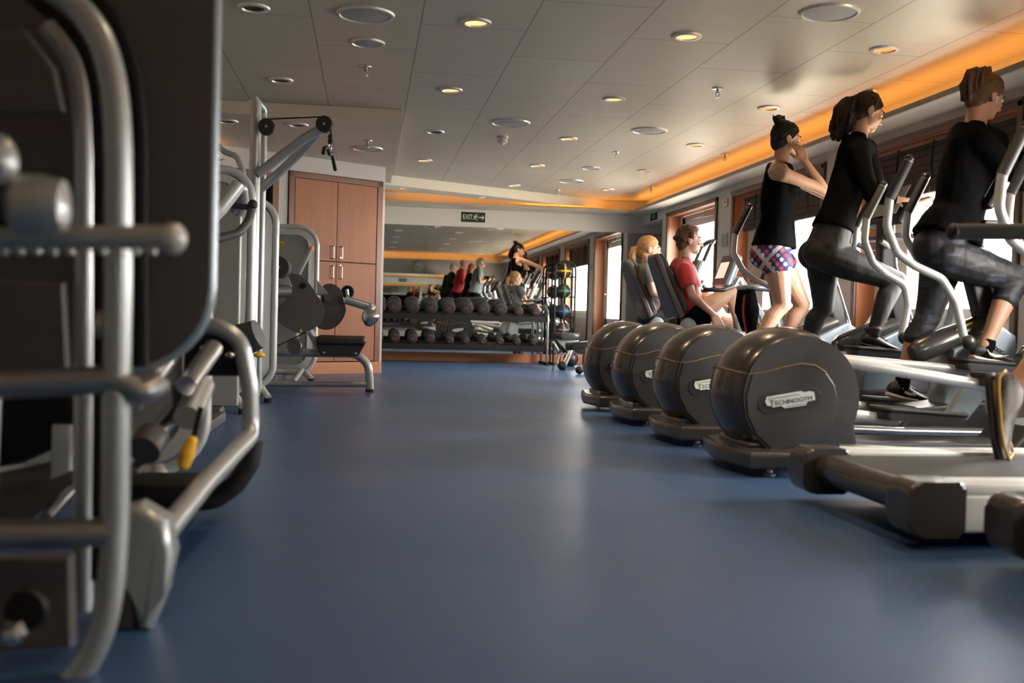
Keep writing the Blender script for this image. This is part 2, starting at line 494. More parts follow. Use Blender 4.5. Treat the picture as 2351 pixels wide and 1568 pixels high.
# ---------------------------------------------------------------- the room
XR, XL, YF, YB, ZC, ZL = 3.59, -2.7, 13.22, -.4, 2.15, 2.06
struct(MB().bx((XL-.1, YB-.1, -.08), (XR+.8, YF+.1, 0)).build('floor', 'floor_rubber', smooth=0))
struct(MB().bx((XL-.1, YB-.1, ZC), (XR+.8, YF+.1, ZC+.1)).build('ceiling', 'ceiling_panels', smooth=0))
struct(MB().bx((XL, 7.86, ZL), (.22, 11.62, ZC-.001)).build('ceiling_lowered', 'ceiling_panels', smooth=0))
struct(MB().bx((XL, 7.84, ZL-.003), (.223, 7.86, ZC-.001)).build('trim_1', 'cream', smooth=0))
struct(MB().bx((XL-.1, YF, 0), (XR+.8, YF+.1, ZC)).build('wall_far', 'wall_paint', smooth=0))
struct(MB().bx((XL-.1, YB-.1, 0), (XR+.3, YB, ZC)).build('wall_near', 'wall_paint', smooth=0))
struct(MB().bx((XL-.1, YB, 0), (XL, YF, ZC)).build('wall_left', 'white_wall', smooth=0))
OPEN = [('door', 10.34, 12.08), ('window', 7.80, 9.83), ('window', 5.30, 7.20), ('window', 2.85, 4.80), ('window', .40, 2.35)]
ZT = 1.865
w = MB()
cuts = sorted([(a, b) for _, a, b in OPEN]+[(12.35, YF)])
y = YB
for a, b in cuts:
    w.bx((XR, y, 0), (XR+.145, a, ZC)); w.bx((XR, a, 1.85 if b == YF else ZT), (XR+.145, b, ZC)); y = b
struct(w.build('wall_right', 'wall_paint', smooth=0))
struct(MB().bx((XR+.70, 12.25, 0), (XR+.8, YF, ZC)).bx((XR+.145, 12.25, 0), (XR+.7, 12.35, ZC)).build('wall_alcove', 'wall_paint', smooth=0))
# hull wall behind the openings
w = MB(); lowp = MB(); X0, X1 = XR+.145, XR+.245
GL = []
y = YB
for kind, a, b in sorted(OPEN, key=lambda t: t[1]):
    g0, g1, z0, z1 = (a+.10, b-.47, .72, 1.70) if kind == 'window' else (a+.15, b-.10, .0, 1.86)
    GL.append((kind, a, b, g0, g1, z0, z1))
    w.bx((X0, y, .60), (X1, g0, ZC)); w.bx((X0, g0, z1), (X1, g1, ZC))
    if z0 > 0:
        w.bx((X0, g0, .60), (X1, g1, z0)); lowp.bx((X0+.012, y, 0), (X1, g1, .60))
    else: lowp.bx((X0+.012, y, 0), (X1, g0, .60))
    y = g1
w.bx((X0, y, .60), (X1, 12.25, ZC)); lowp.bx((X0+.012, y, 0), (X1, 12.25, .60))
struct(w.build('wall_hull', 'cream_frame', smooth=0))
struct(lowp.build('wall_hull_lower', 'grey_low_wall', smooth=0))
wn = 0
for kind, a, b, g0, g1, z0, z1 in GL:
    if kind == 'window':
        wn += 1
        fr = MB()
        for lo, hi in (((X0-.012, g0-.05, z0-.05), (X0+.03, g0+.012, z1+.05)), ((X0-.012, g1-.012, z0-.05), (X0+.03, g1+.05, z1+.05)), ((X0-.012, g0, z1-.012), (X0+.03, g1, z1+.05)), ((X0-.03, g0-.06, z0-.05), (X0+.03, g1+.06, z0+.012))):
            fr.bx(lo, hi, .006)
        fo = struct(fr.build('window_%d' % wn, 'cream_frame'))
        MB().bx((X0+.035, g0, z0), (X0+.043, g1, z1)).build('pane', 'window_glass', fo, smooth=0)
    else:
        fo = struct(MB().bx((X0-.005, g0, .02), (X0+.05, g0+.13, 1.83), .004).bx((X0-.005, g1-.13, .02), (X0+.05, g1, 1.83), .004).bx((X0-.005, g0, 1.70), (X0+.05, g1, 1.85), .004).bx((X0-.005, g0, .02), (X0+.05, g1, .60), .004).build('door_1', 'cream_frame'))
        MB().bx((X0+.02, g0+.12, .58), (X0+.028, g1-.12, 1.72)).build('pane', 'window_glass', fo, smooth=0)
        MB().tube([(X0, g0+.07, .98), (X0-.05, g0+.07, .98), (X0-.05, g0+.18, .98)], .009, corner=.02).cyl((X0-.004, g0+.07, .98), (X0-.012, g0+.07, .98), .025).build('door_handle', 'steel', fo)
        MB().bx((X0-.03, g0+.2, 1.78), (X0-.006, g0+.62, 1.84), .004).tube([(X0-.02, g0+.3, 1.77), (X0-.09, g0+.75, 1.77), (X0-.02, g0+1.25, 1.79)], .007, corner=.02).build('door_closer', 'steel', fo)
    # timber lining of the recess and its casing
    MB().bx((XR+.002, a-.001, 0), (X0, a+.012, ZT)).bx((XR+.002, b-.012, 0), (X0, b+.001, ZT)).bx((XR+.002, a, ZT-.012), (X0, b, ZT+.001)).build('jamb', 'wood_orange', fo, smooth=0)
    cs = MB()
    for lo, hi in (((XR-.022, a-.038, 0), (XR+.004, a+.014, ZT+.04)), ((XR-.022, b-.014, 0), (XR+.004, b+.038, ZT+.04)), ((XR-.022, a-.038, ZT-.014), (XR+.004, b+.038, ZT+.04))):
        cs.bx(lo, hi, .006)
    cs.bx((XR-.028, a-.042, ZT+.022), (XR+.004, b+.042, ZT+.04), .004)
    cs.build('casing', 'wood_dark', fo)
    if kind == 'window':
        bl = MB()
        for k in range(7):
            zz = 1.845-.05*k
            bl.bx((X0-.10+.006*(k % 2), a+.10, zz-.05), (X0-.055-.004*(k % 3), b-.14, zz), .008)
        bw = thing('roman_blind', ('folded dark timber blind over the window %s' % ['behind the runners, seen in the mirror', 'beside the empty treadmill, seen in the mirror', 'behind the woman in cropped leggings', 'behind the woman in patterned shorts'][wn-1]), 'blind', (X0-.07, (a+b)/2, 1.6), group='blinds at the top of the windows', world=True)
        bl.build('slats', 'blind', bw)
        MB().bx((X0-.11, a+.08, 1.82), (X0-.03, b-.12, 1.85), .004).build('head_rail', 'wood_frame', bw)
        for yy in (a+.35, (a+b)/2, b-.5):
            MB().tube([(X0-.115, yy, 1.83), (X0-.12, yy+.01, 1.66), (X0-.125, yy-.015, 1.60), (X0-.12, yy+.03, 1.50)], .006, 6).build('cord', 'black', bw)
# ledges with the strip lights lying on them
def ledge(name, lo, hi, liplo, liphi):
    struct(MB().bx(lo, hi).build(name, 'soffit', smooth=0))
struct(MB().bx((3.325, YB, 1.965), (XR, YF, 1.985)).build('trim_2', 'soffit', smooth=0))
struct(MB().bx((3.305, YB, 1.96), (3.327, YF, 1.995)).build('trim_3', 'lip', smooth=0))
struct(MB().bx((-.10, 12.80, 1.965), (3.31, YF, 1.985)).build('trim_4', 'soffit', smooth=0))
struct(MB().bx((-.10, 12.78, 1.96), (3.31, 12.802, 1.995)).build('trim_5', 'lip', smooth=0))
struct(MB().bx((XL, YB, 1.965), (3.31, YB+.33, 1.985)).bx((XL, YB+.33, 1.96), (3.31, YB+.352, 1.995)).build('trim_6', 'soffit', smooth=0))
struct(MB().bx((XL, YB+.35, 1.965), (-2.32, 7.84, 1.985)).bx((-2.32, YB+.35, 1.96), (-2.3, 7.84, 1.995)).build('trim_7', 'soffit', smooth=0))
for lo, hi, lb in (((3.44, .0, 1.99), (3.49, 13.0, 2.0), 'warm strip light on the ledge above the windows'), ((.25, 12.98, 1.99), (3.30, 13.03, 2.0), 'warm strip light on the ledge above the far mirror'),
                   ((-2.2, -.26, 1.99), (3.25, -.21, 2.0), 'warm strip light on the ledge above the clock'), ((-2.58, .2, 1.99), (-2.53, 7.6, 2.0), 'warm strip light on the ledge over the weight machines')):
    tag(MB().bx(lo, hi).build('strip_light', 'cove_glow', smooth=0), lb, 'light')
# dropped beam that crosses the ceiling at an angle
a, b = V((.12, 11.56)), V((3.12, 13.22)); n = V((-.484, .875))
b2 = V((3.12, 13.22)); e = (YF-(a+n*.38).y)/(b-a).normalized().y
q = a+n*.38
poly = [tuple(a), tuple(b), tuple(q+(b-a).normalized()*e), (.12, q.y+(q.x-.12)*-.0), (.12, a.y)]
struct(MB().prism([(a.x, a.y), (b.x, b.y), (poly[2][0], YF), (.12, 11.98)], (0, 0, 2.095), (1, 0, 0), (0, 1, 0), .11).build('beam', 'cream', smooth=0))
# far mirror, skirting
struct(MB().bx((-.10, YF-.03, 0), (XR+.7, YF, .113), .004).build('baseboard_far', 'wood_base'))
for i, (a, b) in enumerate(((-.09, .73), (.73, 1.827), (1.827, 2.924), (2.924, 4.28))):
    tag(MB().bx((a+.0015, YF-.012, .113), (b-.0015, YF-.002, 1.738)).build('wall_mirror', 'mirror_glass', smooth=0),
        ['narrow mirror panel on the far wall beside the wooden cabinet', 'mirror panel on the far wall under the exit sign', 'mirror panel behind the right half of the dumbbell rack', 'mirror panel behind the medicine ball rack, reaching into the corner'][i], 'mirror', 'mirror panels on the far wall')
tag(MB().bx((-1.9, YB+.002, .15), (3.3, YB+.012, 1.62)).build('wall_mirror', 'mirror_glass', smooth=0), 'wide mirror below the clock, seen in the far mirror', 'mirror')
# slanting wall on the left with the cupboard
LW = Matrix.Translation(V((.118, 10.349, 0))) @ Matrix.Rotation(math.atan2(.543, .84), 4, 'Z')
w = MB()
for lo, hi in (((-1.05, 0, 1.915), (.03, .16, ZC)), ((-1.15, 0, 0), (-1.05, .16, ZC)), ((-1.95, 0, 1.86), (-1.15, .16, ZC)), ((-3.4, 0, 0), (-1.95, .16, ZC)), ((.004, 0, 0), (.03, .16, 1.915)), ((-1.05, .5, 0), (.004, .52, 1.915))):
    w.bx(lo, hi)
me = w.mesh('wall_slanted'); me.transform(LW); struct(link_mesh(me, 'wall_slanted', 'white_wall', None, 0))
struct(MB().bx((-.16, 10.80, 0), (-.13, YF, ZC)).build('wall_return', 'white_wall', smooth=0))
me = MB().bx((-1.95, -.012, 0), (-1.89, .16, 1.86)).bx((-1.21, -.012, 0), (-1.15, .16, 1.86)).bx((-1.95, -.012, 1.80), (-1.15, .16, 1.875)).mesh('door_2'); me.transform(LW)
d2 = struct(link_mesh(me, 'door_2', 'wood_frame', None, 0))
me = MB().bx((-1.89, .05, .01), (-1.21, .09, 1.80)).mesh('doorway_dark'); me.transform(LW); link_mesh(me, 'doorway_dark', 'black', d2, 0)  # near-black sheet stands in for the dark of the doorway
me = MB().tube([(-1.28, .05, .95), (-1.28, .0, .95), (-1.40, .0, .95)], .009, corner=.02).mesh('door_handle'); me.transform(LW); link_mesh(me, 'door_handle', 'steel', d2)
cb = thing('storage_cabinet', 'tall four-door wooden cabinet set into the slanting white wall', 'cabinet', (.118, 10.349, 0), math.atan2(.543, .84))
MB().bx((-1.045, -.015, .115), (-.985, .45, 1.908), .004).bx((-.065, -.015, .115), (0, .45, 1.908), .004).bx((-1.045, -.015, 1.855), (0, .45, 1.908), .004).bx((-1.04, .40, .1), (0, .45, 1.9)).build('carcass', 'wood_frame', cb)
MB().bx((-1.05, -.022, 0), (.012, .40, .115), .004).build('plinth', 'wood_base', cb)
MB().bx((-.985, .0, .115), (-.065, .02, 1.855)).build('gap_shade', 'black', cb, smooth=0)  # black sheet close behind the doors, painted shade for the gaps between them
for k, (x0, x1) in enumerate(((-.983, -.528), (-.522, -.075))):
    for z0, z1, up in ((1.092, 1.850, 1), (.125, 1.082, 0)):
        d = MB().bx((x0, -.018, z0), (x1, .0, z1), .002).build('door', 'wood_cab', cb)
        hx = x1-.045 if k == 0 else x0+.045
        hz = 1.175 if up else .985
        MB().tube([(hx, -.018, hz-.06), (hx, -.045, hz-.06), (hx, -.045, hz+.06), (hx, -.018, hz+.06)], .005, 8, .008).build('handle', 'steel', d)
        if k: MB().cyl((hx, -.017, 1.125 if up else 1.05), (hx, -.021, 1.125 if up else 1.05), .011, seg=16).build('lock', 'steel', d)
me = MB().bx((-2.7, -.14, 1.915), (-1.74, -.0, 1.935)).mesh('trim_8'); me.transform(LW); struct(link_mesh(me, 'trim_8', 'soffit', None, 0))
me = MB().bx((-2.65, -.08, 1.94), (-1.78, -.04, 1.95)).mesh('strip_light'); me.transform(LW); tag(link_mesh(me, 'strip_light', 'cove_glow', None, 0), 'warm strip light on the slanting wall, only its glow showing', 'light')
# ---------------------------------------------------------------- ceiling fittings
def lamp_parts(t, on):
    MB().lathe([(.056, -.002), (.060, -.012), (.078, -.010), (.082, -.003), (.082, .0)], (0, 0, 0), caps=False, seg=28).build('ring', 'lamp_ring', t)
    MB().lathe([(.056, -.004), (.052, -.0015), (.03, -.001), (.0, -.001)], (0, 0, 0), seg=24, caps=False).build('bulb' if on else 'reflector', on or 'lamp_dark', t)
protos = {}
def downlight(x, y, on, label, z=ZC, small=False):
    key = (on, small)
    if key not in protos:
        t = thing('downlight', label, 'light', (x, y, z), group='downlights in the ceiling')
        lamp_parts(t, on); protos[key] = t
        if small: t.scale = (.55,)*3
    else:
        t = copy_tree(protos[key]); t.location = (x, y, z); t['label'] = label
    return t
def ordn(i): return ORD[i]
LAMPS = []
for k in range(5):          # rows run down the room, counted from the near end of the ceiling the photo shows
    y = 5.39+1.655*k
    for rx, nm in ((.527, 'in the row over the aisle'), (1.672, 'in the row over the rear of the cross trainers'), (2.808, 'in the row beside the windows')):
        if rx < 1 and k == 4: continue
        on = 'lamp_on' if rx < 2 else 'lamp_dim'
        if rx < 1 and k == 2: on = None
        downlight(rx, y, on, '%s %s downlight from the front %s' % (ordn(k), 'unlit' if on is None else 'lit' if rx < 2 else 'dim amber', nm))
        LAMPS.append((rx, y, on))
for k, (x, y, z) in enumerate(((-.609, 5.39, ZC), (-.610, 7.04, ZC), (-.574, 8.19, ZL), (-1.107, 8.19, ZL))):
    downlight(x, y, None, ['unlit downlight nearest the front, above the left weight machines', 'unlit downlight just before the lowered ceiling on the left', 'unlit downlight in the lowered ceiling under the cable pulley arm', 'unlit downlight in the lowered ceiling half hidden by the grey machine'][k], z)
for k in range(3):
    y = .425+1.655*k
    for rx, nm in ((.527, 'in the aisle row'), (1.672, 'in the middle row'), (2.808, 'in the window row')):
        downlight(rx, y, 'lamp_on' if rx < 2 else 'lamp_dim', '%s downlight from the clock wall %s, seen only in the mirror' % (ordn(k), nm)); LAMPS.append((rx, y, 'lamp_on' if rx < 2 else 'lamp_dim'))
for k, (x, y) in enumerate(((.36, 11.87), (1.34, 12.45), (2.22, 12.98))):
    downlight(x, y, 'lamp_on', 'small downlight in the slanting beam, %s' % ['above the cabinet end of the mirror', 'in the middle above the exit sign', 'at the window end'][k], 2.04, True)
def disc(x, y, r, label, z=ZC):
    t = thing('ceiling_speaker', label, 'speaker', (x, y, z), group='round speakers in the ceiling')
    MB().lathe([(r*.86, -.004), (r*.9, -.012), (r*.97, -.010), (r, -.001), (r, 0)], seg=40, caps=False).build('rim', 'lamp_ring', t)
    MB().lathe([(r*.88, -.006), (r*.6, -.010), (r*.3, -.012), (0, -.0125)], seg=40, caps=False).build('grille', 'speaker_grille', t)
for a in ((-.045, 5.38, .150, 'large round ceiling speaker left of the first aisle downlight'), (-.034, 5.94, .098, 'small round ceiling vent behind the large left speaker'), (-.036, 9.2, .135, 'round speaker in the lowered ceiling in front of the cabinet', ZL),
          (1.089, 8.12, .160, 'round ceiling speaker beside the smoke detector in mid ceiling'), (2.219, 4.82, .146, 'large round ceiling speaker in front of the window row of downlights'), (2.235, 8.14, .150, 'round ceiling speaker in line between two sprinklers right of centre'),
          (2.234, 10.34, .095, 'small round ceiling vent between two far speakers'), (2.238, 11.41, .143, 'farthest round ceiling speaker close to the slanting beam')):
    disc(*a)
t = thing('smoke_detector', 'white smoke detector hanging by the mid ceiling speaker', 'detector', (1.112, 8.77, ZC))
MB().lathe([(.05, 0), (.05, -.02), (.044, -.022)], seg=24).build('base', 'lamp_ring', t)
MB().lathe([(.042, -.02), (.042, -.052), (.03, -.06), (.018, -.062), (.014, -.072), (0, -.073)], seg=24).build('sensor', 'lamp_ring', t)
sp0 = None
for k, (x, y, z, lb) in enumerate(((-.047, 6.53, ZC, 'sprinkler head behind the small round vent on the left'), (-.034, 8.79, ZL, 'sprinkler head in the lowered ceiling before its speaker'), (2.253, 6.55, ZC, 'sprinkler head behind the large right speaker'), (2.242, 9.29, ZC, 'sprinkler head in line behind the second right speaker'),
        (2.251, 12.3, ZC, 'sprinkler head close to the slanting beam'), (3.228, 6.35, ZC, 'sprinkler head above the woman with the dark ponytail'), (3.227, 9.12, ZC, 'sprinkler head by the glowing ledge over the cyclists'), (3.242, 11.66, ZC, 'sprinkler head by the glowing ledge near the door'))):
    if sp0 is None:
        sp0 = t = thing('sprinkler', lb, 'sprinkler', (x, y, z), group='sprinkler heads')
        MB().lathe([(.038, 0), (.036, -.006), (.02, -.008)], seg=20).build('collar', 'steel', t)
        MB().cyl((0, 0, -.006), (0, 0, -.035), .009, seg=10).tube([(.0, .0, -.02), (.014, 0, -.035), (.003, 0, -.058)], .0035, 6).tube([(.0, .0, -.02), (-.014, 0, -.035), (-.003, 0, -.058)], .0035, 6).build('frame', 'steel', t)
        MB().lathe([(.016, -.058), (.015, -.062), (0, -.062)], seg=14).build('deflector', 'steel', t)
    else:
        t = copy_tree(sp0); t.location = (x, y, z); t['label'] = lb
# ---------------------------------------------------------------- signs on the walls
def sign(o, ux, w, h, label, arrow=True):
    uy = V((0, 0, 1)); ux = V(ux); n = ux.cross(uy); o = V(o)
    t = thing('exit_sign', label, 'sign', tuple(o), world=True)
    MB().prism(rrect(w, h, .004, 2), o+n*.004, ux, uy, .008, .001).build('plate', 'sign_black', t)
    tx = MB()
    tx.merge(text_bm('EXIT', h*.70, frame_mtx(o+n*.0085-ux*w*(.235 if arrow else .0)-uy*h*.0, ux, uy), .0006, .70 if arrow else 1.))
    tx.build('lettering', 'sign_glow', t, smooth=0)
    if arrow:
        c = o+n*.0085+ux*w*.35
        a = MB()
        s = h*.26
        a.prism([(-s, -.09*s*2), (s*.55, -.09*s*2), (s*.1, -s*.8), (s*.42, -s*.8), (s, 0), (s*.42, s*.8), (s*.1, s*.8), (s*.55, .18*s), (-s, .18*s)], c, ux, uy, .0015)
        a.build('arrow', 'sign_glow', t, smooth=0)
        c = o+n*.0085+ux*w*.09
        m = MB(); s = h*.34
        def L(*pts, r=.1): m.tube([c+ux*(p[0]*s)+uy*(p[1]*s) for p in pts], r*s, 6, flat=(.2, n))
        m.ell(c+ux*.22*s+uy*.78*s, (.16*s, .16*s, .16*s), seg=10, rg=6)
        L((.1, .55), (-.1, 0), r=.17); L((-.1, 0), (.3, -.3), (.2, -.9)); L((-.1, 0), (-.25, -.45), (-.8, -.55)); L((.1, .5), (.5, .15), (.7, .3)); L((.1, .5), (-.4, .4), (-.5, .0))
        m.build('running_figure', 'sign_glow', t)
        MB().bx(o+ux*(w*.205)-n*.0+V((-.001, -.0095, -h*.42)), o+ux*(w*.205)+V((.001, -.0085, h*.42))).build('divider', 'sign_glow', t, smooth=0)
sign((1.32, YF, 1.866), (1, 0, 0), .31, .128, 'black exit sign with running figure and arrow above the far mirror')
sign((XR, 12.73, 1.918), (0, -1, 0), .30, .09, 'black exit sign over the corner recess beside the door', False)
t = thing('wall_plaque', 'pale green notice plate on the pillar between door and window', 'notice', (XR, 10.07, 1.44), world=True)
MB().bx((XR-.01, 9.985, 1.378), (XR, 10.155, 1.506), .003).build('plate', 'plaque', t)
m = MB()
for k in range(6): m.bx((XR-.0112, 10.01, 1.395+.017*k), (XR-.0098, 10.13-.02*(k % 3), 1.400+.017*k))
m.build('print', 'grey_board', t, smooth=0)
t = thing('wall_plaque', 'pale glass notice plate on the pillar left of the door', 'notice', (XR, 12.22, 1.30), world=True)
MB().bx((XR-.01, 12.13, 1.18), (XR, 12.33, 1.42), .003).build('plate', 'plaque', t)
t = thing('wall_switch', 'brass framed switch plate high on the pillar by the window', 'switch', (XR, 10.06, 1.817), world=True)
MB().bx((XR-.012, 10.0, 1.778), (XR, 10.12, 1.856), .004).build('plate', 'switch_brass', t)
MB().bx((XR-.016, 10.02, 1.79), (XR-.011, 10.10, 1.845), .003).build('insert', 'switch_white', t)
MB().bx((XR-.02, 10.05, 1.81), (XR-.015, 10.07, 1.83), .002).build('button', 'black', t)
# clock on the wall behind the camera, seen in the mirror
cx = P(961, 614, 2*YF-YB); t = thing('wall_clock', 'round white clock with black marks, seen in the mirror', 'clock', (cx.x, YB, cx.z), world=True)
c = V((cx.x, YB, cx.z))
MB().lathe([(.15, 0), (.158, .012), (.156, .03), (.145, .032), (.142, .022)], c, (0, 1, 0), 40, False).build('rim', 'steel', t)
MB().cyl(c+V((0, .002, 0)), c+V((0, .02, 0)), .145, seg=40).build('face', 'clock_face', t)
m = MB()
for k in range(12):
    a = k*math.pi/6; d = V((math.sin(a), 0, math.cos(a)))
    m.prism([(-.006, -.018), (.006, -.018), (.006, .018), (-.006, .018)], c+d*.118+V((0, .0215, 0)), V((d.z, 0, -d.x)), d, .002)
m.build('face_marking', 'ink', t, smooth=0)
for nm, a, l, wd in (('hour_hand', R(82), .075, .007), ('minute_hand', R(75), .11, .005)):
    d = V((-math.sin(a), 0, math.cos(a)))
    MB().prism([(-wd, -.02), (wd, -.02), (wd*.6, l), (-wd*.6, l)], c+V((0, .024, 0)), V((d.z, 0, -d.x)), d, .002).build(nm, 'ink', t, smooth=0)
# deck and rail outside
struct(MB().bx((XR+.25, -6, -.2), (7.6, 22, -.1)).build('deck_outside', 'soffit', smooth=0))
struct(MB().bx((7.4, -6, -.1), (7.5, 22, .50)).build('bulwark_outside', 'cream', smooth=0))
# ---------------------------------------------------------------- cross trainers
BADGE = [(-.106, .012), (-.098, .030), (.050, .034), (.062, .026), (.088, .028), (.104, .022), (.106, -.010), (.070, -.012), (.064, -.026), (-.028, -.026), (-.040, -.014), (-.076, -.016), (-.084, -.008), (-.100, -.006)]
def badge(t, o, ux, uy, k=1., name='badge', m1='badge', m2='ink', txt='TECHNOGYM'):
    ux, uy = V(ux).normalized(), V(uy).normalized(); n = ux.cross(uy); o = V(o)
    b = MB().prism([(x*k, y*k) for x, y in BADGE], o+n*.002, ux, uy, .004, .0008).build(name, m1, t)
    l = MB().merge(text_bm(txt[1:], .026*k, frame_mtx(o+n*.0045+ux*.014*k-uy*.001*k, ux, uy), .0005, 1.10))
    l.merge(text_bm(txt[0], .034*k, frame_mtx(o+n*.0045-ux*.078*k+uy*.001*k, ux, uy), .0005, 1.0))
    l.prism([(-.095*k, .0205*k), (.04*k, .0205*k), (.04*k, .0225*k), (-.095*k, .0225*k)], o+n*.0045, ux, uy, .001)
    l.prism([(-.02*k, -.0205*k), (.062*k, -.0205*k), (.062*k, -.0185*k), (-.02*k, -.0185*k)], o+n*.0045, ux, uy, .001)
    l.build('lettering', m2, b, smooth=0)
    return b
ARM = [(0, 0), (-.03, .11), (-.056, .197), (-.137, .316), (-.286, .375), (-.383, .438), (-.453, .565), (-.443, .70), (-.346, .90)]
CT = {}
def cross_trainer(Yc, label, near, far, arms):
    t = thing('cross_trainer', label, 'exercise machine', (1.505, Yc, 0), group='cross trainers along the aisle')
    first = not CT
    def part(name, m, mk, parent=None):
        if first:
            o = mk().build(name, m, parent or t); CT.setdefault(name, []).append(o.data)
        return None
    if first:
        keep = []
        def add(o): keep.append(o); return o
        add(MB().prism([(0, -.29), (.225, -.29), (.30, 0), (.225, .29), (0, .29), (-.05, 0)], (0, 0, .068), (1, 0, 0), (0, 1, 0), .076, .02, 3).box((.13, 0, .115), (.2, .34, .03), .01).build('rear_foot', 'charcoal_rim', t))
        for sy in (-1, 1):
            add(MB().lathe([(.0, 0), (.026, 0), (.026, .008), (.012, .012), (.012, .034)], (.11, sy*.22, 0), seg=16).build('leveller', 'steel', t))
        prof = [(.0, -.178), (.236, -.178), (.252, -.165), (.268, -.13), (.281, -.07), (.284, 0), (.281, .07), (.268, .13), (.252, .165), (.236, .178), (.0, .178)]
        add(MB().lathe(prof, (.236, 0, .315), (0, 1, 0), 64).build('flywheel_housing', 'charcoal_rim', t))
        skirt = MB().prism([(.12, .04), (.15, .2), (.25, .26), (.46, .25), (.50, .20), (.525, .04)], (0, 0, 0), (1, 0, 0), (0, 0, 1), .33, .02)
        add(skirt.build('housing_skirt', 'charcoal', t))
        for sy in (-1, 1):
            add(MB().prism([(.248*math.cos(a*math.pi/32)+.252, .252*math.sin(a*math.pi/32)+.312) for a in range(64)], (0, sy*.176, 0), (1, 0, 0), (0, 0, 1), .02, .007, 3).build('side_cover', 'charcoal', t))
            pl = [(.035, .405), (.09, .415), (.16, .436), (.24, .452), (.30, .447), (.35, .418), (.387, .37), (.405, .31), (.402, .25), (.38, .195), (.345, .155), (.29, .133), (.20, .112), (.13, .098), (.06, .16), (.02, .24), (.012, .32)]
            add(MB().prism(pl, (0, sy*.187, 0), (1, 0, 0), (0, 0, 1), .012, .005, 3).build('shield', 'charcoal', t))
            add(MB().tube([(-.046, sy*.02, .425), (-.03, sy*.1, .418), (.0, sy*.16, .41), (.03, sy*.186, .405)]+[(x, sy*.193, z) for x, z in pl[1:6]], .0028, 8).build('seam_line', 'seam_gold', t))
            add(MB().prism(rrect(.27, .082, .04), (.197, sy*.1935, .300), (1, 0, .155), (-.155, 0, 1), .004, .0015).build('badge_recess', 'dark_plastic', t))
            add(badge(t, (.197, sy*.196, .300), (-sy, 0, -.155*sy), (-.155, 0, 1), 1.0)) if sy > 0 else add(badge(t, (.197, sy*.196, .300), (1, 0, .155), (-.155, 0, 1), 1.0))
        for sy in (-1, 1):
            add(MB().tube([(.42, sy*.17, .10), (1.2, sy*.17, .075), (1.9, sy*.17, .07)], .03, 14, flat=(.8, (0, 0, 1))).build('base_rail', 'steel', t))
        add(MB().bx((.45, -.13, .03), (1.45, .13, .13), .02).prism([(1.15, .03), (1.3, .2), (1.75, .24), (1.85, .03)], (0, 0, 0), (1, 0, 0), (0, 0, 1), .30, .02).build('base_cover', 'dark_plastic', t))
        add(MB().tube([(1.9, -.28, .045), (1.9, .28, .045)], .035, 14).build('front_foot', 'charcoal', t))
        add(MB().prism([(1.48, .20), (1.53, .50), (1.80, .63), (1.88, .58), (1.94, .2)], (0, 0, 0), (1, 0, 0), (0, 0, 1), .17, .02).build('body_panel', 'steel_blue', t))
        sl = add(MB().tube([(1.34, 0, .47), (1.38, 0, .485), (1.54, 0, .55), (1.74, 0, .63)], [.042, .062, .066, .06], 20).build('body_sleeve', 'charcoal_rim', t))
        add(MB().tube([(1.72, 0, .61), (1.84, 0, .60)], .045, 16).build('sleeve_joint', 'silver', t))
        bd = MB().prism(rrect(.10, .018, .006), (1.60, -.052, .620), (.9, 0, .4), (0, -.6, .8), .003).build('sleeve_badge', 'yellow_badge', t); add(bd)
        add(MB().prism([(1.73, .56), (1.84, .56), (1.69, .98), (1.66, 1.26), (1.60, 1.26), (1.60, .97)], (0, 0, 0), (1, 0, 0), (0, 0, 1), .10, .02).build('mast', 'dark_plastic', t))
        for sy in (-1, 1):
            add(MB().tube([(1.845, sy*.05, .57), (1.695, sy*.05, .98), (1.665, sy*.05, 1.26)], .008, 8, .05).build('mast_trim', 'silver', t))
        c = add(MB().box((1.70, 0, 1.36), (.05, .40, .30), .02, Matrix.Rotation(R(28), 3, 'Y')).build('console', 'dark_plastic', t))
        MB().box((1.670, 0, 1.377), (.006, .31, .20), .002, Matrix.Rotation(R(28), 3, 'Y')).build('screen', 'panel_grey', c)
        add(MB().bx((1.60, -.20, 1.14), (1.76, .20, 1.17), .012).build('console_tray', 'dark_plastic', t))
        for sy in (-1, 1):
            add(MB().tube([(1.64, 0, 1.10), (1.60, sy*.14, 1.09), (1.54, sy*.15, 1.12)], .016, 12, .07).build('fixed_handle', 'silver', t))
        CT['k'] = keep
    else:
        for o in CT['k']: copy_tree(o, t)
    for sy, (px, pz), a in ((-1, near, arms[0]), (1, far, arms[1])):
        # swinging hand lever
        pts = [V((1.483+a*(.45+.55*min(1., z/.4))+x, sy*(.25 if z < .5 else .27), .542+z)) for x, z in ARM]
        l = MB().tube(fillet(pts, .09, 5), .0215, 16).build('hand_lever', 'silver_light', t)
        p1, p0 = pts[-1], pts[-2]-(pts[-1]-pts[-2])*.35
        MB().tube([p0+(p1-p0)*.25, p0+(p1-p0)*.95], .0242, 16).build('foam_grip', 'grip_grey', l)
        MB().ell(p1, .024).build('end_cap', 'charcoal', l); MB().ell((1.483+a*.45, sy*.285, .542), (.036, .03, .036)).build('pivot_cap', 'charcoal', l)
        # pedal on its long arm
        q = [(.36, sy*.135, .475 if pz > .3 else .25), (px+.10, sy*.205, pz-.035)]
        MB().tube(q, .024, 16, flat=(.75, (0, 1, 0))).build('pedal_arm', 'silver_light', t)
        pd = MB().prism(rrect(.42, .16, .04), (px+.2, sy*.2, pz-.018), (1, 0, -.06), (0, 1, 0), .036, .01).build('pedal', 'dark_plastic', t)
        rm = MB()
        ol = rrect(.41, .15, .04)
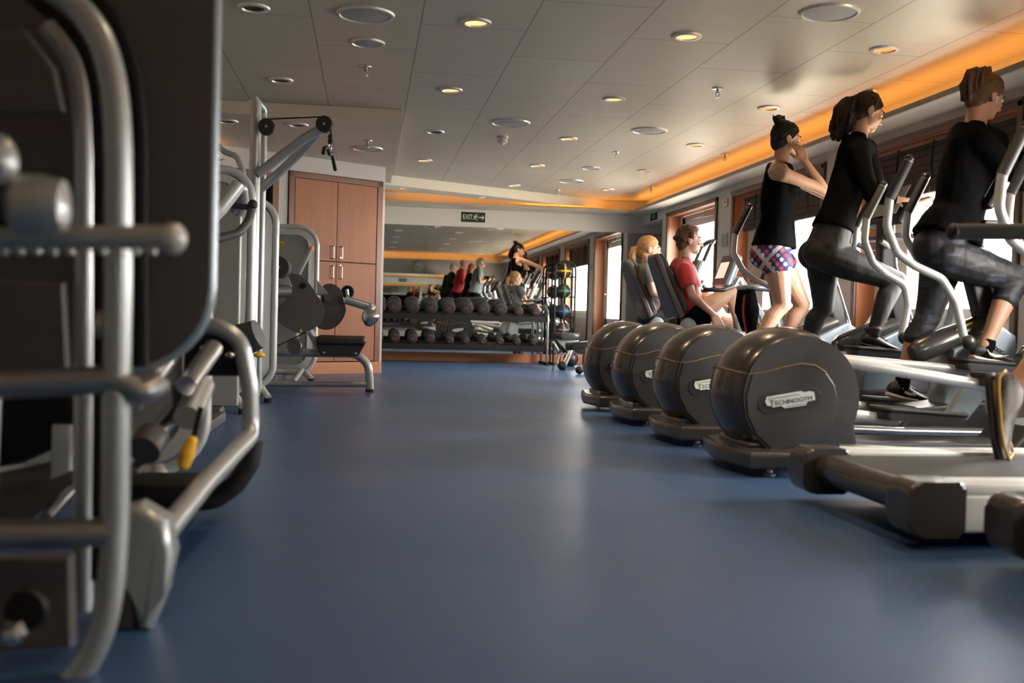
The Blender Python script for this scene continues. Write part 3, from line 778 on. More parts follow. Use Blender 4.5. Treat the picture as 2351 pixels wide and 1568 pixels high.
        rm.tube([(px+.2+x, sy*.2+y, pz+.01-.06*x) for x, y in ol], .012, 8, closed=True).build('pedal_rim', 'rubber', pd)
        MB().prism([(.32, -.03), (.43, -.03), (.50, .06), (.50, .17), (.46, .19), (.42, .16)], (px, sy*.2, pz), (1, 0, 0), (0, 0, 1), .06, .015).build('pedal_bracket', 'steel_blue', pd)
        MB().ell((px+.465, sy*.24, pz+.15), (.03, .022, .03)).build('bracket_cap', 'dark_plastic', pd)
    return t
CTY = [4.14, 5.05, 5.95, 6.80]
cross_trainer(CTY[0], 'empty cross trainer closest to the front, its round charcoal housing fully shown', (1.02, .40), (.78, .22), (0, .4))
cross_trainer(CTY[1], 'cross trainer used by the woman in cropped leggings', (1.47, .428), (1.20, .195), (0, .4))
cross_trainer(CTY[2], 'cross trainer used by the woman with the dark ponytail', (1.33, .458), (1.03, .31), (.34, .55))
cross_trainer(CTY[3], 'cross trainer used by the woman in patterned shorts', (.93, .307), (1.26, .36), (.72, .05))
# ---------------------------------------------------------------- treadmills
def treadmill(label):
    t = thing('treadmill', label, 'exercise machine', (1.49, 3.0, 0), group='treadmills at the front of the row')
    MB().bx((.06, -.285, .135), (1.75, .285, .172), .012).build('running_belt', 'rubber', t)
    MB().tube([(.065, -.285, .125), (.065, .285, .125)], .048, 24).build('rear_roller', 'charcoal_rim', t)
    for sy in (-1, 1):
        r = MB().bx((.13, sy*.335-.055, .155), (1.8, sy*.335+.055, .187), .008)
        for k in range(4): r.bx((.13, sy*(.30+.022*k)-.004, .185), (1.75, sy*(.30+.022*k)+.004, .190), .002)
        r.build('side_rail', 'silver_light', t)
        MB().bx((.14, sy*.385-.012, .05), (1.8, sy*.385+.012, .155), .01).build('side_skirt', 'silver_light', t)
        MB().prism(rrect(.17, .155, (.02, .04, .05, .02)), (.065, sy*.34, .115), (1, 0, 0), (0, 0, 1), .125, .012, 3).build('rear_cap', 'charcoal_rim', t)
        MB().cyl((.45, sy*.3, 0), (.45, sy*.3, .05), .03, seg=14).build('rear_foot', 'rubber', t)
        MB().tube([(1.62, sy*.41, .05), (1.66, sy*.41, .30), (1.60, sy*.40, .95), (1.55, sy*.36, 1.18)], .035, 14, .15, flat=(.6, (0, 1, 0))).build('upright', 'steel_blue', t)
        h = MB().tube([(1.58, sy*.40, .98), (1.25, sy*.395, .98), (.58, sy*.385, .955)], .019, 14, .1).build('handrail', 'silver', t)
        MB().tube([(1.2, sy*.394, .98), (.56, sy*.385, .955)], .029, 18).build('foam_grip', 'foam', h)
        MB().ell((.555, sy*.385, .955), (.02, .031, .031)).build('end_cap', 'rubber', h)
    MB().prism([(1.35, .05), (1.45, .2), (1.62, .27), (1.95, .24), (2.02, .12), (2.02, .03)], (0, 0, 0), (1, 0, 0), (0, 0, 1), .76, .03).build('motor_hood', 'charcoal', t)
    MB().bx((.25, -.3, .03), (1.8, .3, .1), .01).build('deck_frame', 'black', t)
    for sy in (-1, 1): MB().lathe([(.03, 0), (.03, .03), (.02, .04)], (1.8, sy*.3, 0), seg=14).build('front_foot', 'rubber', t)
    MB().tube([(1.56, -.37, 1.17), (1.52, -.2, 1.10), (1.52, .2, 1.10), (1.56, .37, 1.17)], .022, 12, .08).build('grab_bar', 'silver', t)
    c = MB().box((1.62, 0, 1.30), (.07, .62, .34), .03, Matrix.Rotation(R(32), 3, 'Y')).build('console', 'dark_plastic', t)
    MB().box((1.578, 0, 1.325), (.006, .36, .23), .002, Matrix.Rotation(R(32), 3, 'Y')).build('screen', 'panel_grey', c)
    return t
tm = treadmill('treadmill under the blurred grey running shoe')
for k, (y, lb) in enumerate(((2.06, 'treadmill whose rear corner pokes in at the lower right edge'), (1.12, 'treadmill under the man in red, seen in the mirror'), (.2, 'treadmill next to the clock wall, seen in the mirror'))):
    t = copy_tree(tm); t.location = (1.625 if k == 0 else 1.49, y, 0); t['label'] = lb
# ---------------------------------------------------------------- recumbent bikes
def recumbent(Yc, dx, label):
    t = thing('recumbent_bike', label, 'exercise machine', (2.3+dx, Yc, 0), group='recumbent bikes by the door')
    rot = Matrix.Rotation(R(-22), 3, 'Y')
    def bk(x, z): return V((x, 0, z))
    # back: two padded steps, leaning back
    d = V((-.37, 0, .93)).normalized(); n = V((.93, 0, .37))
    o = V((.19, 0, .64))
    def slab(z0, z1, w0, w1, th, off):
        poly = [(-w0/2, z0), (w0/2, z0), (w1/2, z1-.05), (w1/2-.05, z1), (-w1/2+.05, z1), (-w1/2, z1-.05)]
        return MB().prism(poly, o+n*off, (0, 1, 0), d, th, .02, 3)
    slab(.0, .54, .40, .26, .06, -.01).build('seat_back', 'panel_dark', t)
    slab(.04, .40, .36, .32, .06, .045).build('back_cushion', 'vinyl_grey', t)
    slab(.38, .53, .24, .22, .05, .035).build('head_cushion', 'vinyl_grey', t)
    MB().prism(rrect(.46, .40, .08), (.46, 0, .53), (1, 0, .03), (0, 1, 0), .07, .025, 3).build('seat', 'vinyl', t)
    for sy in (-1, 1):
        MB().tube([(.25, sy*.2, .47), (.42, sy*.26, .50), (.62, sy*.26, .53)], .018, 12, .04).build('seat_handle', 'silver', t)
        MB().lathe([(.0, 0), (.065, 0), (.07, .012), (.06, .03), (.03, .034), (0, .034)], (.24, sy*.17, .565), (0, sy, 0), 24).build('recline_hub', 'steel_blue', t)
    MB().prism([(.05, .34), (.12, .5), (.62, .5), (1.0, .34), (1.0, .2), (.2, .2)], (0, 0, 0), (1, 0, 0), (0, 0, 1), .16, .03).build('seat_rail', 'silver', t)
    MB().tube([(.12, -.28, .04), (.12, .28, .04)], .035, 14).build('rear_foot', 'charcoal', t)
    MB().tube([(1.15, -.26, .04), (1.15, .26, .04)], .035, 14).build('front_foot', 'charcoal', t)
    MB().prism([(.15, .04), (.15, .2), (.8, .2), (.85, .48), (1.05, .56), (1.22, .4), (1.22, .04)], (0, 0, 0), (1, 0, 0), (0, 0, 1), .22, .04, 3).build('body', 'charcoal', t)
    MB().prism([(.98, .5), (1.06, .5), (.74, .98), (.67, .98)], (0, 0, 0), (1, 0, 0), (0, 0, 1), .08, .02).build('mast', 'steel_blue', t)
    rr = Matrix.Rotation(R(20), 3, 'Y')
    c = MB().box((.62, 0, 1.02), (.07, .30, .28), .025, rr).build('console', 'steel_blue', t)
    b = MB().box((.583, 0, 1.033), (.012, .28, .255), .004, rr).build('screen_frame', 'dark_plastic', c)
    MB().box((.574, 0, 1.03), (.006, .20, .14), .002, rr).build('screen', 'screen_glow', c)
    MB().tube([(.70, -.03, .96), (.62, -.17, .90), (.50, -.24, .86), (.34, -.25, .86)], .017, 12, .06).tube([(.70, .03, .96), (.62, .17, .90), (.50, .24, .86), (.34, .25, .86)], .017, 12, .06).build('handlebar', 'dark_plastic', t)
    MB().tube([(.9, -.17, .36), (.9, .17, .36)], .02, 12).build('crank_axle', 'steel', t)
    for sy, a in ((-1, 200), (1, 20)):
        ex, ez = .9+.17*math.cos(R(a)), .36+.17*math.sin(R(a))
        cr = MB().tube([(.9, sy*.16, .36), (ex, sy*.17, ez)], .016, 10).build('crank', 'steel', t)
        MB().box((ex, sy*.225, ez), (.10, .09, .025), .008).build('pedal', 'dark_plastic', cr)
    return t
recumbent(8.1, 0, 'recumbent bike under the person in the red shirt')
rb = recumbent(9.0, 0, 'recumbent bike under the blond woman')
# its raised handle loop
MB().tube([(.62, -.10, 1.06), (.66, -.12, 1.10), (.74, -.12, 1.30), (.78, -.08, 1.335), (.78, .08, 1.335), (.74, .12, 1.30), (.66, .12, 1.10), (.62, .10, 1.06)], .02, 12, .05).build('handle_loop', 'charcoal', rb)
# stepper with a jacket hung on it
t = thing('step_machine', 'step machine with jacket on its bar, behind the patterned shorts', 'exercise machine', (2.75, 7.42, 0))
MB().bx((-.2, -.28, .0), (.6, .28, .10), .02).build('base', 'charcoal', t)
MB().prism([(.1, .1), (.16, .42), (.45, .5), (.55, .1)], (0, 0, 0), (1, 0, 0), (0, 0, 1), .26, .03).build('body', 'charcoal', t)
for sy in (-1, 1): MB().box((-.06, sy*.15, .2+.04*sy), (.34, .13, .03), .01).build('pedal', 'dark_plastic', t)
MB().tube([(.36, 0, .45), (.27, 0, .92)], .03, 14).build('mast', 'silver', t)
MB().tube([(.27, 0, .86), (.24, -.12, .87), (.07, -.16, .87), (.04, -.05, .87), (.04, .05, .87), (.07, .16, .87), (.24, .12, .87), (.27, 0, .86)], .02, 12, .06).build('handlebar', 'steel_blue', t)
rr = Matrix.Rotation(R(18), 3, 'Y')
c = MB().box((.2, 0, 1.0), (.06, .26, .2), .02, rr).build('console', 'dark_plastic', t)
MB().box((.166, 0, 1.008), (.006, .2, .13), .002, rr).build('screen', 'panel_grey', c)
jk = MB()
for k, (a, b2) in enumerate(((-.10, .0), (-.03, .015), (.05, -.01), (.11, .01))):
    jk.cap([(2.82+b2, 7.42+a, .855), (2.83+b2, 7.42+a*1.1, .70), (2.85+b2, 7.42+a*.8, .5+.03*k)], [.035, .058, .03])
me = bake(jk.mesh('jacket'), 'jacket', .012, 6)
j = tag(link_mesh(me, 'jacket', 'cloth_black', None, 80), 'black jacket hanging from the bar of the step machine', 'jacket')
r2 = MB().cap([(2.80, 7.36, .80), (2.80, 7.35, .66), (2.84, 7.37, .50)], [.02, .028, .022]).cap([(2.80, 7.48, .83), (2.81, 7.50, .70)], [.016, .018])
me = bake(r2.mesh('lining'), 'lining', .01, 4); link_mesh(me, 'lining', 'cloth_red', j, 80)
# ---------------------------------------------------------------- weight machines on the left
def prismpx(mb, pts, Y, th, bevel=.006, seg=2, soft=False):
    """an outline standing across the room at distance Y"""
    if soft:
        k = len(pts); pts = [(v.x, v.y) for v in curve([V((*p, 0)) for p in (pts[-2:]+pts+pts[:3])], 5)][10:-10]
    q = [P(x, y, Y) for x, y in pts]
    return mb.prism([(p.x, p.z) for p in q], (0, Y, 0), (1, 0, 0), (0, 0, 1), th, bevel, seg)
def tubepx(mb, pts, r, corner=0., seg=14, flat=None):
    return mb.tube([P(*p) for p in pts], r, seg, corner, flat=flat)
def tower(t, Y, xl, xr, zb, zt, r, panel='panel_grey', rad=.14, depth=.12, strip=True, frame='silver_light', bolts=True, feet=True):
    """weight stack housing: bent tube round a flat cover"""
    w, h = xr-xl, zt-zb; c = (xl+xr)/2
    pts = [(x, Y, z) for x, z in rrect(w-2*r, h-2*r, rad, 8, c, (zb+zt)/2)]
    MB().tube(pts, r, 16, closed=True).build('tube_frame', frame, t)
    if strip:
        o = rrect(w-4.4*r, h-4.4*r, rad-.02, 8, c, (zb+zt)/2); i = rrect(w-4.4*r-.09, h-4.4*r-.09, rad-.06, 8, c, (zb+zt)/2)
        rg = []
        for a, b in zip(o, i):
            rg.append([V((a[0], Y-.012, a[1])), V((b[0], Y-.022, b[1])), V((b[0], Y+.012, b[1])), V((a[0], Y+.012, a[1]))])
        MB().rings(rg, closed=True).build('inner_border', frame, t)
        w2, h2 = w-4.4*r-.08, h-4.4*r-.08
    else: w2, h2 = w-3.2*r, h-3.2*r
    p = MB().prism(rrect(w2, h2, rad-.05, 8), (c, Y, (zb+zt)/2), (1, 0, 0), (0, 0, 1), .016, .003).build('cover_panel', panel, t)
    if bolts:
        for sx in (-1, 1):
            for z in (zb+.12, zt-.12):
                MB().lathe([(.011, 0), (.011, .004), (.006, .006), (0, .006)], (c+sx*(w2/2-.05), Y-.007, z), (0, -1, 0), 14).build('bolt', 'steel', p)
    if feet:
        for sx in (-1, 1):
            x = c+sx*(w/2-.10)
            f = MB().tube([(x, Y, zb+r), (x+sx*.06, Y-.10, .025)], .024, 14).build('foot', frame, t)
            MB().cyl((x+sx*.06, Y-.10, 0), (x+sx*.062, Y-.105, .03), .03, seg=16).build('foot_pad', 'rubber', f)
# --- the leg machine in front of the cabinet
t = thing('leg_machine', 'grey leg curl machine with dark cam plates in front of the cabinet', 'exercise machine', (-.45, 8.2, 0), world=True)
xr = P(731, 700, 9.0).x; zt = P(700, 516, 9.0).z
tower(t, 9.0, -1.05, xr, .05, zt, .021, rad=.16)
badge(t, P(628, 560, 8.985)+V((0, -.005, 0)), (1, 0, 0), (0, 0, 1), .85, 'badge', 'yellow_badge', 'ink')
YB2 = 7.85
MB().tube([P(600, 808, YB2), P(817, 812, YB2), P(846, 835, YB2), P(849, 896, YB2)], .031, 16, .14).build('bench_beam', 'silver', t)
MB().tube([P(560, 881, YB2), P(843, 882, YB2)], .023, 14).build('floor_beam', 'silver', t)
MB().cyl(P(849, 893, YB2), P(849, 899, YB2)-V((0, 0, .002)), .034, seg=18).build('foot_pad', 'rubber', t)
MB().tube([V((-.95, YB2, .06)), V((-.95, 8.95, .06))], .024, 14).tube([V((-.55, 8.95, .10)), V((-.55, YB2, .07))], .022, 14).build('base_tube', 'silver', t)
a, b = P(728, 780, YB2), P(840, 780, YB2); c = (a+b)/2
st = MB().box((c.x, YB2, c.z-.002), (b.x-a.x, .34, .066), .026, None, 4).build('seat_pad', 'vinyl', t)
MB().tube([V((c.x+x, YB2+y, c.z-.012)) for x, y in rrect(b.x-a.x+.002, .342, .03, 4)], .004, 6, closed=True).build('piping', 'dark_plastic', st)
m = MB().prism([(-.185, 0), (.175, 0), (.13, -.082), (-.145, -.082)], (c.x, YB2, c.z-.033), (1, 0, 0), (0, 0, 1), .30, .012).build('seat_pan', 'dark_plastic', t)
for x in (-.12, .11): MB().lathe([(.010, 0), (.010, .004), (0, .006)], (c.x+x, YB2-.15, c.z-.095), (0, -1, 0), 12).build('bolt', 'chrome', m)
cam = [(662, 632), (674, 628), (693, 635), (710, 651), (724, 671), (738, 694), (743.5, 716), (738, 738), (724, 752), (704, 762), (682, 764), (662, 755), (645, 744), (635, 730), (634, 712), (641, 702), (660, 686), (655, 650)]
p = MB(); prismpx(p, cam, 7.55, .022, .004, soft=True); p = p.build('cam_plate', 'panel_dark', t)
tr = MB(); prismpx(tr, [(687, 762), (695, 762), (691, 754)], 7.535, .004, 0); tr.build('warning_label', 'yellow_badge', p, smooth=0)
h = P(696, 656, 7.55); MB().lathe([(.022, 0), (.022, .006), (.012, .006)], h+V((0, -.012, 0)), (0, -1, 0), 18).build('pivot', 'black', p)
cam2 = [(741, 657), (757, 651), (774, 657), (786, 672), (788, 690), (794.5, 708), (788, 731), (774, 748), (755, 757), (733, 754), (726, 740), (735, 700), (738, 672)]
p = MB(); prismpx(p, cam2, 8.15, .022, .004, soft=True); p.build('cam_plate', 'panel_dark', t)
def roller(x, y, Y, r, ln, m='foam', cap=True, name='roller_pad', d=(0, 1, 0)):
    c = P(x, y, Y); d = V(d)
    o = MB().lathe([(0, 0), (r*.9, 0), (r, .012), (r, ln-.012), (r*.9, ln), (0, ln)], c, d, 28).build(name, m, t)
    if cap: MB().cyl(c-d*.004, c+d*.003, .007, seg=10).build('screw', 'chrome', o)
    return o
roller(641, 613, 7.2, .072, .20); roller(798, 670, 8.2, .052, .16, 'black'); roller(848, 736, 8.0, .046, .15)
m = MB(); prismpx(m, [(658, 628), (664, 640), (676, 672), (662, 676), (645, 668), (640, 636)], 7.5, .03); m.build('lever_plate', 'silver', t)
MB().tube([P(666, 669, 7.3), P(666, 669, 7.56)], .034, 18).build('pivot_sleeve', 'panel_dark', t)
MB().tube([P(600, 669, 7.15), P(660, 669, 7.32)], .045, 18).build('knee_pad', 'vinyl_grey', t)
m = MB(); prismpx(m, [(632, 686), (634, 718), (660, 688), (650, 683)], 7.62, .05); m.build('bracket', 'silver_light', t)
tubepx(MB(), [(686, 629, 7.8), (715, 570, 7.8)], .016).build('adjust_lever', 'silver', t)
m = MB().ell(P(715, 570, 7.8), .019).build('lever_knob', 'yellow', t)
m = MB(); prismpx(m, [(728, 642), (752, 672), (758, 680), (728, 678)], 8.05, .04); m.build('bracket', 'silver', t)
MB().tube([P(753, 683, 7.9), P(753, 683, 8.15)], .03, 18).build('pivot_sleeve', 'panel_dark', t)
tubepx(MB(), [(792, 688, 8.1), (826, 698, 8.1), (862, 709, 8.1)], .034, seg=18).build('shin_arm', 'steel_blue', t)
MB().lathe([(.0, 0), (.028, 0), (.03, .01), (.02, .018), (0, .02)], P(853, 706, 8.06), (0, -1, 0), 16).build('arm_bolt', 'silver', t)
MB().lathe([(.0, 0), (.05, .002), (.066, .012), (.066, .05), (.06, .06)], P(850, 727, 7.9), (0, 1, 0), 28).build('roller_shield', 'chrome', t)
tubepx(MB(), [(796, 664, 8.2), (798, 680, 8.2), (800, 690, 8.15)], .016, .02).build('roller_elbow', 'silver', t)
tubepx(MB(), [(733, 800, 7.95), (712, 760, 7.95)], .028, seg=16).build('post', 'silver', t); tubepx(MB(), [(674, 806, 7.9), (680, 762, 7.9)], .028, seg=16).build('post', 'silver', t)
c = P(680, 795, 7.7)
w = MB().lathe([(0, 0), (.055, 0), (.06, .01), (.052, .014), (.052, .026), (.06, .03), (.055, .04), (0, .04)], c, (-.35, -.93, 0), 30).build('pulley', 'steel', t)
tubepx(MB(), [(633, 796, 7.7), (702, 763, 7.5)], .004, seg=6).build('cable', 'black', t)
# --- the tall cable machine
t = thing('cable_machine', 'tall grey cable machine with a pulley arm reaching over the aisle side', 'exercise machine', (-.8, 6.7, 0), world=True)
xr = P(638, 700, 7.0).x; zt = P(600, 452, 7.0).z
tower(t, 7.0, -1.45, xr, .07, zt, .022, 'panel_dark', rad=.15, depth=.1)
for k in range(16):
    z = .25+.075*k
    MB().cyl((xr-.125, 6.993, z), (xr-.125, 6.985, z), .009, seg=10).build('selector_hole', 'silver', t)
xr2 = P(584, 700, 6.25).x; zt2 = P(530, 380, 6.25).z
tower(t, 6.25, -1.5, xr2, .07, zt2, .024, rad=.17, depth=.1)
colx = P(586, 330, 6.75).x
MB().tube([(colx, 6.75, .04), (colx, 6.75, 1.92), (colx-.02, 6.75, 1.955)], .037, 20).build('column', 'silver', t)
MB().tube([(P(604, 340, 6.95).x, 6.95, .04), (P(604, 340, 6.95).x, 6.95, 1.93), (P(590, 250, 6.8).x, 6.8, 1.95)], .024, 16, .05).build('rear_column', 'silver', t)
tubepx(MB(), [(592, 400, 6.72), (640, 362, 6.7), (700, 317, 6.66), (738, 296, 6.64)], .031, seg=18).build('pulley_arm', 'silver', t)
tubepx(MB(), [(598, 434, 6.9), (650, 388, 6.85), (705, 335, 6.76), (732, 303, 6.68)], .029, seg=18).build('pulley_arm', 'silver', t)
m = MB(); prismpx(m, [(722, 300), (730, 285), (745, 275), (752, 283), (748, 298), (735, 312)], 6.66, .035); m.build('pulley_bracket', 'silver', t)
for x, y, Y in ((611, 290, 6.66), (744, 284, 6.60)):
    o = MB().lathe([(0, 0), (.046, 0), (.053, .006), (.053, .012), (.046, .018), (.046, .026), (.053, .032), (.053, .04), (0, .044)], P(x, y, Y), (0, 1, 0), 32).build('pulley', 'dark_plastic', t)
    MB().cyl(P(x, y, Y)-V((0, .004, 0)), P(x, y, Y), .009, seg=12).build('axle', 'chrome', o)
tubepx(MB(), [(604, 274, 6.68), (744, 268, 6.62)], .0045, seg=6).build('cable', 'black', t)
tubepx(MB(), [(759, 291, 6.62), (759.5, 312, 6.62)], .0045, seg=6).build('cable', 'black', t)
m = MB(); m.lathe([(.0, .03), (.014, .028), (.017, .01), (.012, 0), (.017, -.008), (.015, -.03), (0, -.032)], P(759, 319, 6.62), (0, 0, 1), 16).build('cable_stop', 'rubber', t)
c0, c1 = P(759, 329, 6.62), P(757, 346, 6.62)
ring = [c0+(c1-c0)*(.5-.5*math.cos(a*.5236))+V((.009*math.sin(a*.5236), 0, 0)) for a in range(12)]
hk = tag(MB().tube(ring, .0028, 6, closed=True).build('snap_hook', 'chrome', t))
WROOT.pop('x', None)
t2 = thing('triceps_bar', 'black bent pull bar hanging from the cable pulley', 'handle', tuple(P(757, 350, 6.62)), world=True)
MB().tube(fillet([P(742, 352, 6.50), P(745, 340, 6.53), P(752, 338, 6.57), P(757, 355, 6.62), P(761, 352, 6.66), P(764, 360, 6.70), P(770, 390, 6.78)], .03, 5), .0125, 12).build('bar', 'rubber', t2)
tubepx(MB(), [(500, 334, 6.4), (516, 349, 6.4), (543, 358, 6.4), (557, 390, 6.4), (560, 410, 6.4)], .018, .05).build('upper_loop', 'silver', t)
# --- chest press arms that stand out of the cable machine's near side
t = thing('chest_press', 'grey chest press with dark grips between the cable machine and the near tower', 'exercise machine', (-.85, 5.5, 0), world=True)
tubepx(MB(), [(480, 505, 5.3), (507, 478, 5.3), (548, 424, 5.35)], .036, seg=18).build('press_arm', 'silver_light', t)
MB().tube(fillet([P(540, 428, 5.35), P(556, 432, 5.5), P(560, 470, 5.7), V((P(560, 700, 5.75).x-.05, 5.75, 1.12))], .05), .028, 16).build('arm_joint', 'silver', t)
tubepx(MB(), [(515, 470, 5.5), (572, 476, 5.5)], .015).build('grip', 'foam', t)
MB().ell(P(580, 470, 5.5), (.026, .026, .028)).build('knob', 'rubber', t)
tubepx(MB(), [(579, 478, 5.5), (571, 508, 5.5), (548, 536, 5.45), (500, 548, 5.4)], .023, .1, 16).build('lower_handle', 'panel_dark', t)
xr3 = P(560, 700, 5.75).x
MB().box((xr3-.28, 5.75, .60), (.03, .12, 1.1), .01).build('post', 'silver_light', t)
MB().box((xr3-.6, 5.75, .04), (1.0, .16, .08), .02).build('base', 'panel_dark', t)
MB().bx((xr3-1.1, 5.72, .08), (xr3-.02, 5.78, 1.2), .012).build('cover_panel', 'panel_grey', t)
MB().bx((xr3-.16, 4.98, 0), (xr3-.08, 5.72, .055), .008).build('floor_foot', 'panel_dark', t)
c = P(580, 782, 5.3)
MB().tube([c+V((-.28, .1, -.03)), c+V((-.05, .02, 0)), c+V((.03, 0, .035))], [.06, .085, .075], 20).build('leg_pad', 'vinyl_grey', t)
MB().ell(P(595, 815, 5.25), (.03, .02, .014)).build('lever_tip', 'yellow', t)
MB().tube([c+V((-.25, .1, -.05)), V((xr3-.35, 5.7, .08))], .03, 14).build('pad_post', 'silver', t)
# --- the low leg press just behind the nearest machine
t = thing('leg_press', 'leg press with a bent tube frame and yellow handle behind the nearest machine', 'exercise machine', (-.7, 3.0, 0), world=True)
xr4 = P(490, 700, 3.45).x
tower(t, 3.45, -1.45, xr4, .06, 1.45, .021, rad=.17, feet=False)
for x in (-1.3, xr4-.16): MB().tube([(x, 3.45, .09), (x+.02, 3.38, .02)], .026, 14).cyl((x+.02, 3.38, 0), (x+.02, 3.38, .03), .032).build('foot', 'silver_light', t)
fr = [P(372, 1230, 2.08), P(470, 1110, 2.45), P(577, 1000, 3.0), P(574, 890, 3.0), P(552, 780, 3.0), P(500, 748, 3.0), P(425, 752, 3.02)]
MB().tube(fillet(fr, [0, .1, .06, .25, .2, .15, 0], 8), .0245, 18).build('bent_frame', 'silver', t)
f0 = P(372, 1230, 2.08)
cs = [(-.085, .06), (-.03, .075), (.02, .045), (.035, -.02), (.02, -.10), (-.005, -f0.z), (-.03, -f0.z), (-.04, -.10), (-.05, -.05), (-.085, -.03)]
MB().prism(cs, (f0.x, 2.05, f0.z), (1, 0, 0), (0, 0, 1), .085, .018, 3).build('cast_foot', 'silver', t)
MB().prism([(-.085, -.03), (-.045, -.05), (-.035, -f0.z), (-.085, -f0.z)], (f0.x, 2.05, f0.z), (1, 0, 0), (0, 0, 1), .06, .008).build('foot_infill', 'panel_dark', t)
m = MB(); prismpx(m, [(430, 760), (505, 752), (545, 790), (560, 862), (425, 862)], 3.05, .10, .02); m.build('back_pad', 'black', t)
tubepx(MB(), [(583, 1012, 3.1), (574, 1062, 3.1), (542, 1112, 3.1), (490, 1148, 3.1), (330, 1150, 3.1)], .03, .08, 14).build('rubber_bumper', 'rubber', t)
m = MB(); prismpx(m, [(300, 1098), (490, 1098), (470, 1148), (300, 1150)], 3.0, .25, .02); m.build('base_block', 'black', t)
for (x0, y0), (x1, y1) in (((352, 1000), (402, 942)), ((428, 885), (490, 800))):
    m = tubepx(MB(), [(x0, y0, 2.5), (x1, y1, 2.75)], .024, seg=18).build('guide_rod', 'chrome', t)
tubepx(MB(), [(330, 1035, 2.45), (352, 1000, 2.5)], .038, seg=18).build('rod_sleeve', 'panel_dark', t)
m = MB(); prismpx(m, [(395, 880), (470, 878), (475, 900), (455, 960), (425, 975), (400, 930)], 2.7, .08, .02); m.build('carriage', 'panel_dark', t)
MB().tube([P(430, 960, 2.55), P(462, 885, 2.7)], .033, 16).build('carriage_sleeve', 'panel_grey', t)
tubepx(MB(), [(462, 935, 2.5), (446, 1000, 2.5)], .007, seg=8).build('lever_stalk', 'black', t)
MB().cap([P(440, 1013, 2.5), P(430, 1040, 2.5), P(422, 1064, 2.5)], [.014, .0185, .016]).build('lever_grip', 'yellow', t)
tubepx(MB(), [(300, 1090, 2.3), (318, 1072, 2.4)], .016).build('stop_pin', 'chrome', t)
for x, y in ((470, 800), (528, 815)): MB().ell(P(x, y, 2.98), (.014, .01, .010)).build('bolt', 'chrome', t)
tubepx(MB(), [(400, 800, 2.6), (330, 900, 2.4), (300, 930, 2.3)], .022).build('seat_rail', 'silver', t)
m = MB(); prismpx(m, [(0, 1085), (185, 1045), (185, 1110), (60, 1200), (0, 1205)], 2.6, .03, .006); m.build('foot_plate', 'panel_dark', t)
m = MB(); prismpx(m, [(122, 975), (165, 975), (165, 1080), (118, 1100)], 2.5, .03, .006); m.build('plate_bracket', 'silver', t)
tubepx(MB(), [(105, 1190, 2.3), (185, 1100, 2.55)], .014).build('slide_rod', 'chrome', t)
m = MB(); prismpx(m, [(-120, 870), (40, 850), (190, 880), (190, 1000), (60, 1060), (-120, 1090)], 2.75, .1, .03); m.build('seat_shell', 'black', t)
# --- the nearest machine, out of focus at the left edge
t = thing('weight_machine', 'large dark weight machine out of focus at the left edge', 'exercise machine', (-.75, 1.9, 0), world=True)
Yp = 2.15
xr5 = P(500, 300, Yp).x; zb5 = P(330, 842, Yp).z
w, h = 1.15, 1.62-zb5
pts = [(x, Yp, z) for x, z in rrect(w, h, .16, 8, xr5-w/2-.01, (1.62+zb5)/2)]
MB().tube(pts, .014, 14, closed=True).build('panel_edge', 'steel_blue', t)
MB().prism(rrect(w, h, .16, 8), (xr5-w/2-.01, Yp, (1.62+zb5)/2), (1, 0, 0), (0, 0, 1), .03, .004).build('cover_panel', 'panel_dark', t)
MB().tube(curve([P(*q) for q in ((318, 842, 2.1), (316, 600, 2.1), (316, 400, 2.1), (313, 280, 2.1), (292, 140, 2.1), (245, 35, 2.1), (160, -50, 2.1))]), .02, 12, flat=(.5, (0, 1, 0))).build('cover_rim', 'black', t)
YT = 1.78
f1 = [P(60, 1640, YT), P(170, 1560, YT), P(235, 1440, YT), P(262, 1250, YT), P(268, 900, YT), P(272, 600, YT), P(270, 300, YT), P(245, 130, YT), P(190, 30, YT), P(100, -40, YT)]
MB().tube(curve(f1), .0225, 18).build('upright_tube', 'silver', t)
f2 = [P(190, 1400, YT+.12), P(196, 1000, YT+.12), P(196, 600, YT+.12), P(194, 300, YT+.12), P(172, 150, YT+.12), P(110, 60, YT+.12)]
MB().tube(curve(f2), .019, 16).build('inner_tube', 'steel', t)
MB().tube([P(226, 745, YT+.02), P(262, 745, YT+.02)], .024, 14).build('tube_clamp', 'silver', t)
MB().tube(curve([P(*q) for q in ((222, 1330, 1.9), (224, 900, 1.9), (226, 600, 1.9), (224, 300, 1.9), (204, 150, 1.9), (150, 45, 1.9), (70, -30, 1.9))]), .024, 12, flat=(.5, (0, 1, 0))).build('black_band', 'black', t)  # flat black tube that follows the gap between upright and inner tube
MB().tube([P(-80, 548, 1.5), P(395, 545, 1.5)], .017, 16).build('rack_bar', 'silver', t)
m = MB()
for k in range(11): m.box(P(-30+38*k, 574, 1.5), (.010, .02, .014), .003)
m.build('rack_teeth', 'silver', t)
MB().ell(P(398, 548, 1.5), (.019, .021, .022)).build('bar_end', 'silver_light', t)
MB().tube([P(-80, 470, 1.42), P(95, 470, 1.42)], .030, 20).build('handle', 'foam', t)
MB().lathe([(.0, .03), (.034, .026), (.040, .0), (.040, -.03), (.03, -.04)], P(100, 472, 1.42), (1, 0, 0), 24).build('handle_end', 'silver', t)
MB().ell(P(-5, 370, 1.4), (.025, .025, .035)).build('side_ball', 'silver', t)
MB().tube([P(-90, 885, 1.75), P(255, 872, 1.78), P(330, 905, 1.78), P(368, 875, 1.80)], .024, 16, .05).build('cross_tube', 'steel', t)
MB().tube([P(-90, 1228, 1.75), P(258, 1222, 1.78)], .024, 16).build('cross_tube', 'steel', t)
